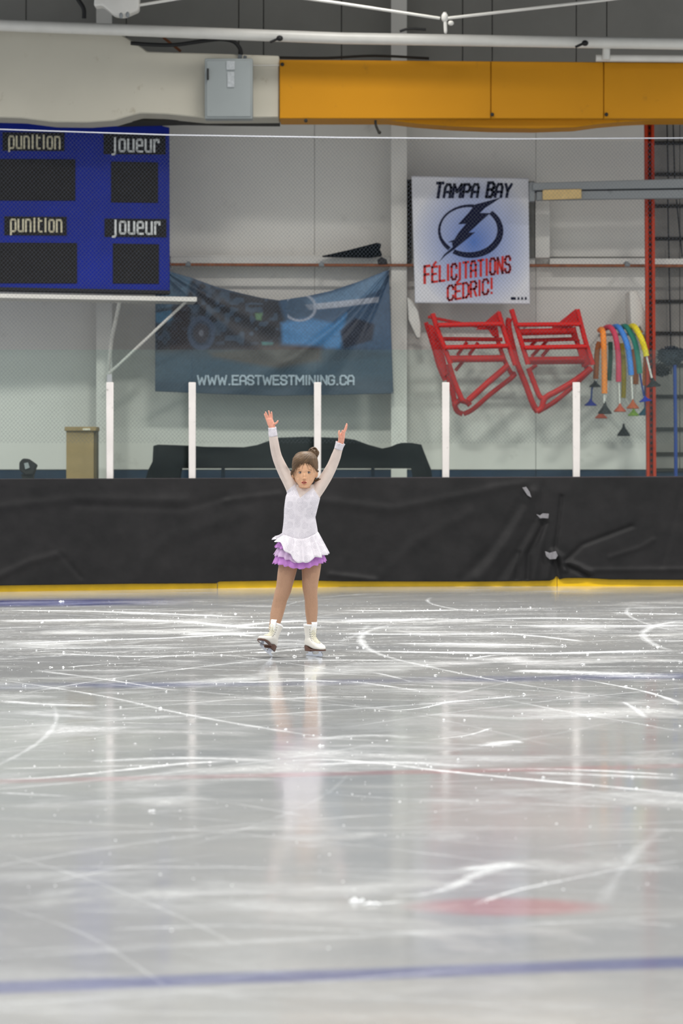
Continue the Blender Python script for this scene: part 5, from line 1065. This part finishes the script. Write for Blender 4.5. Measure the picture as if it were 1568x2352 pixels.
# skates
bw = stained('boot_leather', (222, 219, 212), (184, 178, 168), .5, 40, .35); sole_m = mat('sole_brown', (92, 62, 50), .5, 0, .15, 60); blade_m = mat('blade_chrome', (196, 200, 210), .2, .9, 0); lace_m = mat('cream_lace', (232, 228, 208), .7); dark_m = mat('eyelet', (60, 58, 54), .5); tongue_m = mat('tongue_white', (246, 246, 248), .6)
def skate(Mx, upx):
    boot = MB()
    # foot: sections across the boot from heel to toe (x, half width, bottom z, top z)
    secs = [(-.052, .016, .064, .085), (-.047, .024, .061, .105), (-.030, .030, .059, .13), (0, .031, .056, .13), (.03, .031, .050, .118), (.055, .034, .046, .102), (.08, .038, .044, .090), (.105, .038, .044, .079), (.125, .032, .045, .071), (.138, .022, .046, .064), (.144, .010, .048, .058)]
    vs = []; n = 20
    for x, hw, z0, z1 in secs:
        for k2 in range(n):
            a = 2 * math.pi * k2 / n; c_, s2 = math.cos(a), math.sin(a)
            vs.append((x, hw * math.copysign(abs(c_) ** .75, c_), (z0 + z1) / 2 + (z1 - z0) / 2 * math.copysign(abs(s2) ** (.6 if s2 < 0 else .9), s2)))
    m_ = len(secs); boot.add(vs, [(i * n + k2, i * n + (k2 + 1) % n, (i + 1) * n + (k2 + 1) % n, (i + 1) * n + k2) for i in range(m_ - 1) for k2 in range(n)] + [tuple(range(n))[::-1], tuple((m_ - 1) * n + k2 for k2 in range(n))])
    boot.rings([(-.008, 0, .07, .044, .029), (-.010, 0, .10, .042, .029), (-.012, 0, .125, .040, .030), (-.013, 0, .15, .040, .033), (-.014, 0, .175, .042, .037), (-.015, 0, .196, .044, .040)], 24)
    boot.xf(Mx); o = boot.build('tmp', bw); md = o.modifiers.new('r', 'REMESH'); md.mode = 'VOXEL'; md.voxel_size = .0026; md.use_smooth_shade = True; md = o.modifiers.new('s', 'SMOOTH'); md.iterations = 6
    dg = bpy.context.evaluated_depsgraph_get(); e = bpy.data.meshes.new_from_object(o.evaluated_get(dg)); bpy.data.objects.remove(o); e.materials.clear(); e.materials.append(bw); e.shade_smooth()
    bo = bpy.data.objects.new('skate_boot', e); COL.objects.link(bo); att(bo, person)
    def sub(nm, b, m, bev=0): return b.xf(Mx).build(nm, m, bo, bevel=bev)
    def plate(outl, z0, z1, nm, tilt=0):
        b = MB(); k2 = len(outl); b.add([(x, y, z0 - tilt * x) for x, y in outl] + [(x, y, z1 - tilt * x) for x, y in outl], [tuple(range(k2))[::-1], tuple(range(k2, 2 * k2))] + [(i, (i + 1) % k2, (i + 1) % k2 + k2, i + k2) for i in range(k2)]); return sub(nm, b, sole_m, .001)
    plate([(.146, 0), (.140, .022), (.125, .034), (.100, .040), (.078, .039), (.050, .033), (.030, .029), (.030, -.029), (.050, -.033), (.078, -.039), (.100, -.040), (.125, -.034), (.140, -.022)], .038, .047, 'sole')
    b = MB(); hp_ = [(-.052, .014), (-.046, .025), (-.030, .031), (.0, .031), (.030, .028), (.030, -.028), (0, -.031), (-.030, -.031), (-.046, -.025), (-.052, -.014)]; k2 = len(hp_)
    b.add([(x * .93, y * .9, .030) for x, y in hp_] + [(x, y, .064 - max(0, x) * .55) for x, y in hp_], [tuple(range(k2))[::-1], tuple(range(k2, 2 * k2))] + [(i, (i + 1) % k2, (i + 1) % k2 + k2, i + k2) for i in range(k2)]); sub('heel', b, sole_m, .001)
    pr = [(-.062, .006), (-.058, .0015), (0, 0), (.06, 0), (.12, .002), (.136, .006), (.140, .010), (.137, .013), (.141, .018), (.136, .024), (.128, .027), (.122, .039), (.092, .039), (.096, .024), (.088, .017), (.06, .012), (.02, .012), (.016, .031), (-.036, .031), (-.034, .014), (-.058, .011)]
    b = MB(); k2 = len(pr); b.add([(x, -.0019, z) for x, z in pr] + [(x, .0019, z) for x, z in pr], [tuple(range(k2)), tuple(range(k2, 2 * k2))[::-1]] + [(i, (i + 1) % k2, (i + 1) % k2 + k2, i + k2) for i in range(k2)])
    for xa, xb, z in ((.07, .130, .0375), (-.04, .02, .0295)): b.box((xa, -.022 if xa > 0 else -.018, z - .002), (xb, .022 if xa > 0 else .018, z))
    sub('blade', b, blade_m)
    b = MB(); b.add([(.026, -.017, .150), (.030, .017, .150), (.046, .019, .205), (.040, .021, .216), (.038, -.021, .216), (.046, -.019, .205)] + [(.018, -.017, .150), (.018, .017, .150), (.036, .019, .207), (.032, .019, .214), (.032, -.019, .214), (.036, -.019, .207)], [(0,1,2,5),(5,2,3,4),(6,11,8,7),(11,10,9,8),(0,6,7,1),(1,7,8,2),(2,8,9,3),(3,9,10,4),(4,10,11,5),(5,11,6,0)]); sub('tongue', b, tongue_m, .002)
    # laces: rows over the instep then round the hooks up the shaft
    b = MB(); rows = [(.092, .087, .020), (.082, .093, .021), (.072, .098, .021), (.062, .103, .021), (.052, .110, .021), (.042, .119, .020), (.034, .130, .019), (.031, .145, .020), (.032, .160, .022), (.033, .176, .024)]
    for i, (x, z, hw) in enumerate(rows):
        b.tube([(x - .006, -hw, z - .006), (x + .0015, -hw * .4, z + .003), (x + .0015, hw * .4, z + .003), (x - .006, hw, z - .006)], .0017, 6)
        if i < len(rows) - 1:
            x2, z2, h2 = rows[i + 1]
            for s2 in (1, -1): b.tube([(x - .004, s2 * hw * .9, z - .003), ((x + x2) / 2 + .001, 0, (z + z2) / 2 + .005), (x2 - .004, -s2 * h2 * .9, z2 - .003)], .0014, 6)
    b.tube(smoothpath([(.034, .002, .178), (.048, .006, .172), (.050, .004, .150), (.046, .006, .128)], 4), .0018, 6); b.tube(smoothpath([(.034, -.002, .178), (.046, -.008, .182), (.052, -.012, .165), (.050, -.010, .140)], 4), .0018, 6)
    sub('lace', b, lace_m)
    b = MB()
    for x, z, hw in rows:
        for s2 in (1, -1): b.ball((x - .008, s2 * (hw + .003), z - .008), .0024, 8, 6)
    sub('eyelet', b, dark_m)['kind'] = 'stuff'
    b = MB(); b.rings([(-.015, 0, .190, .0445, .0405), (-.015, 0, .197, .0455, .0415), (-.015, 0, .200, .0435, .0395)], 28); sub('collar_trim', b, tongue_m)
def frame(fwd, up, org):
    f = Vector(fwd).normalized(); u = Vector(up); u = (u - f * u.dot(f)).normalized(); l = u.cross(f)
    M4 = Matrix(((f.x, l.x, u.x, org[0]), (f.y, l.y, u.y, org[1]), (f.z, l.z, u.z, org[2]), (0, 0, 0, 1))); return M4
# planted foot (image right)
o_ = G(714.5, 0, -.012); o_.z = 0.0015; skate(frame((.52, -.85, 0), (0, 0, 1), o_), 0)
# lifted toe, heel on the ice (image left)
f_ = (-.36, -.82, .40); u_ = (.27, .40, .92); Mt = frame(f_, u_, (0, 0, 0))
lo = min((Mt @ Vector(p)).z for p in ((-.062, 0, .006), (-.058, 0, .0015), (0, 0, 0)))
anc = Mt @ Vector((-.012, 0, .19)); tgt = G(634.5, 1429, -.03); o2 = Vector((tgt.x - anc.x, tgt.y - anc.y, -lo + .001))
print('cuff z err px', ((o2 + anc).z - tgt.z) * KG)
skate(frame(f_, u_, o2), 0)
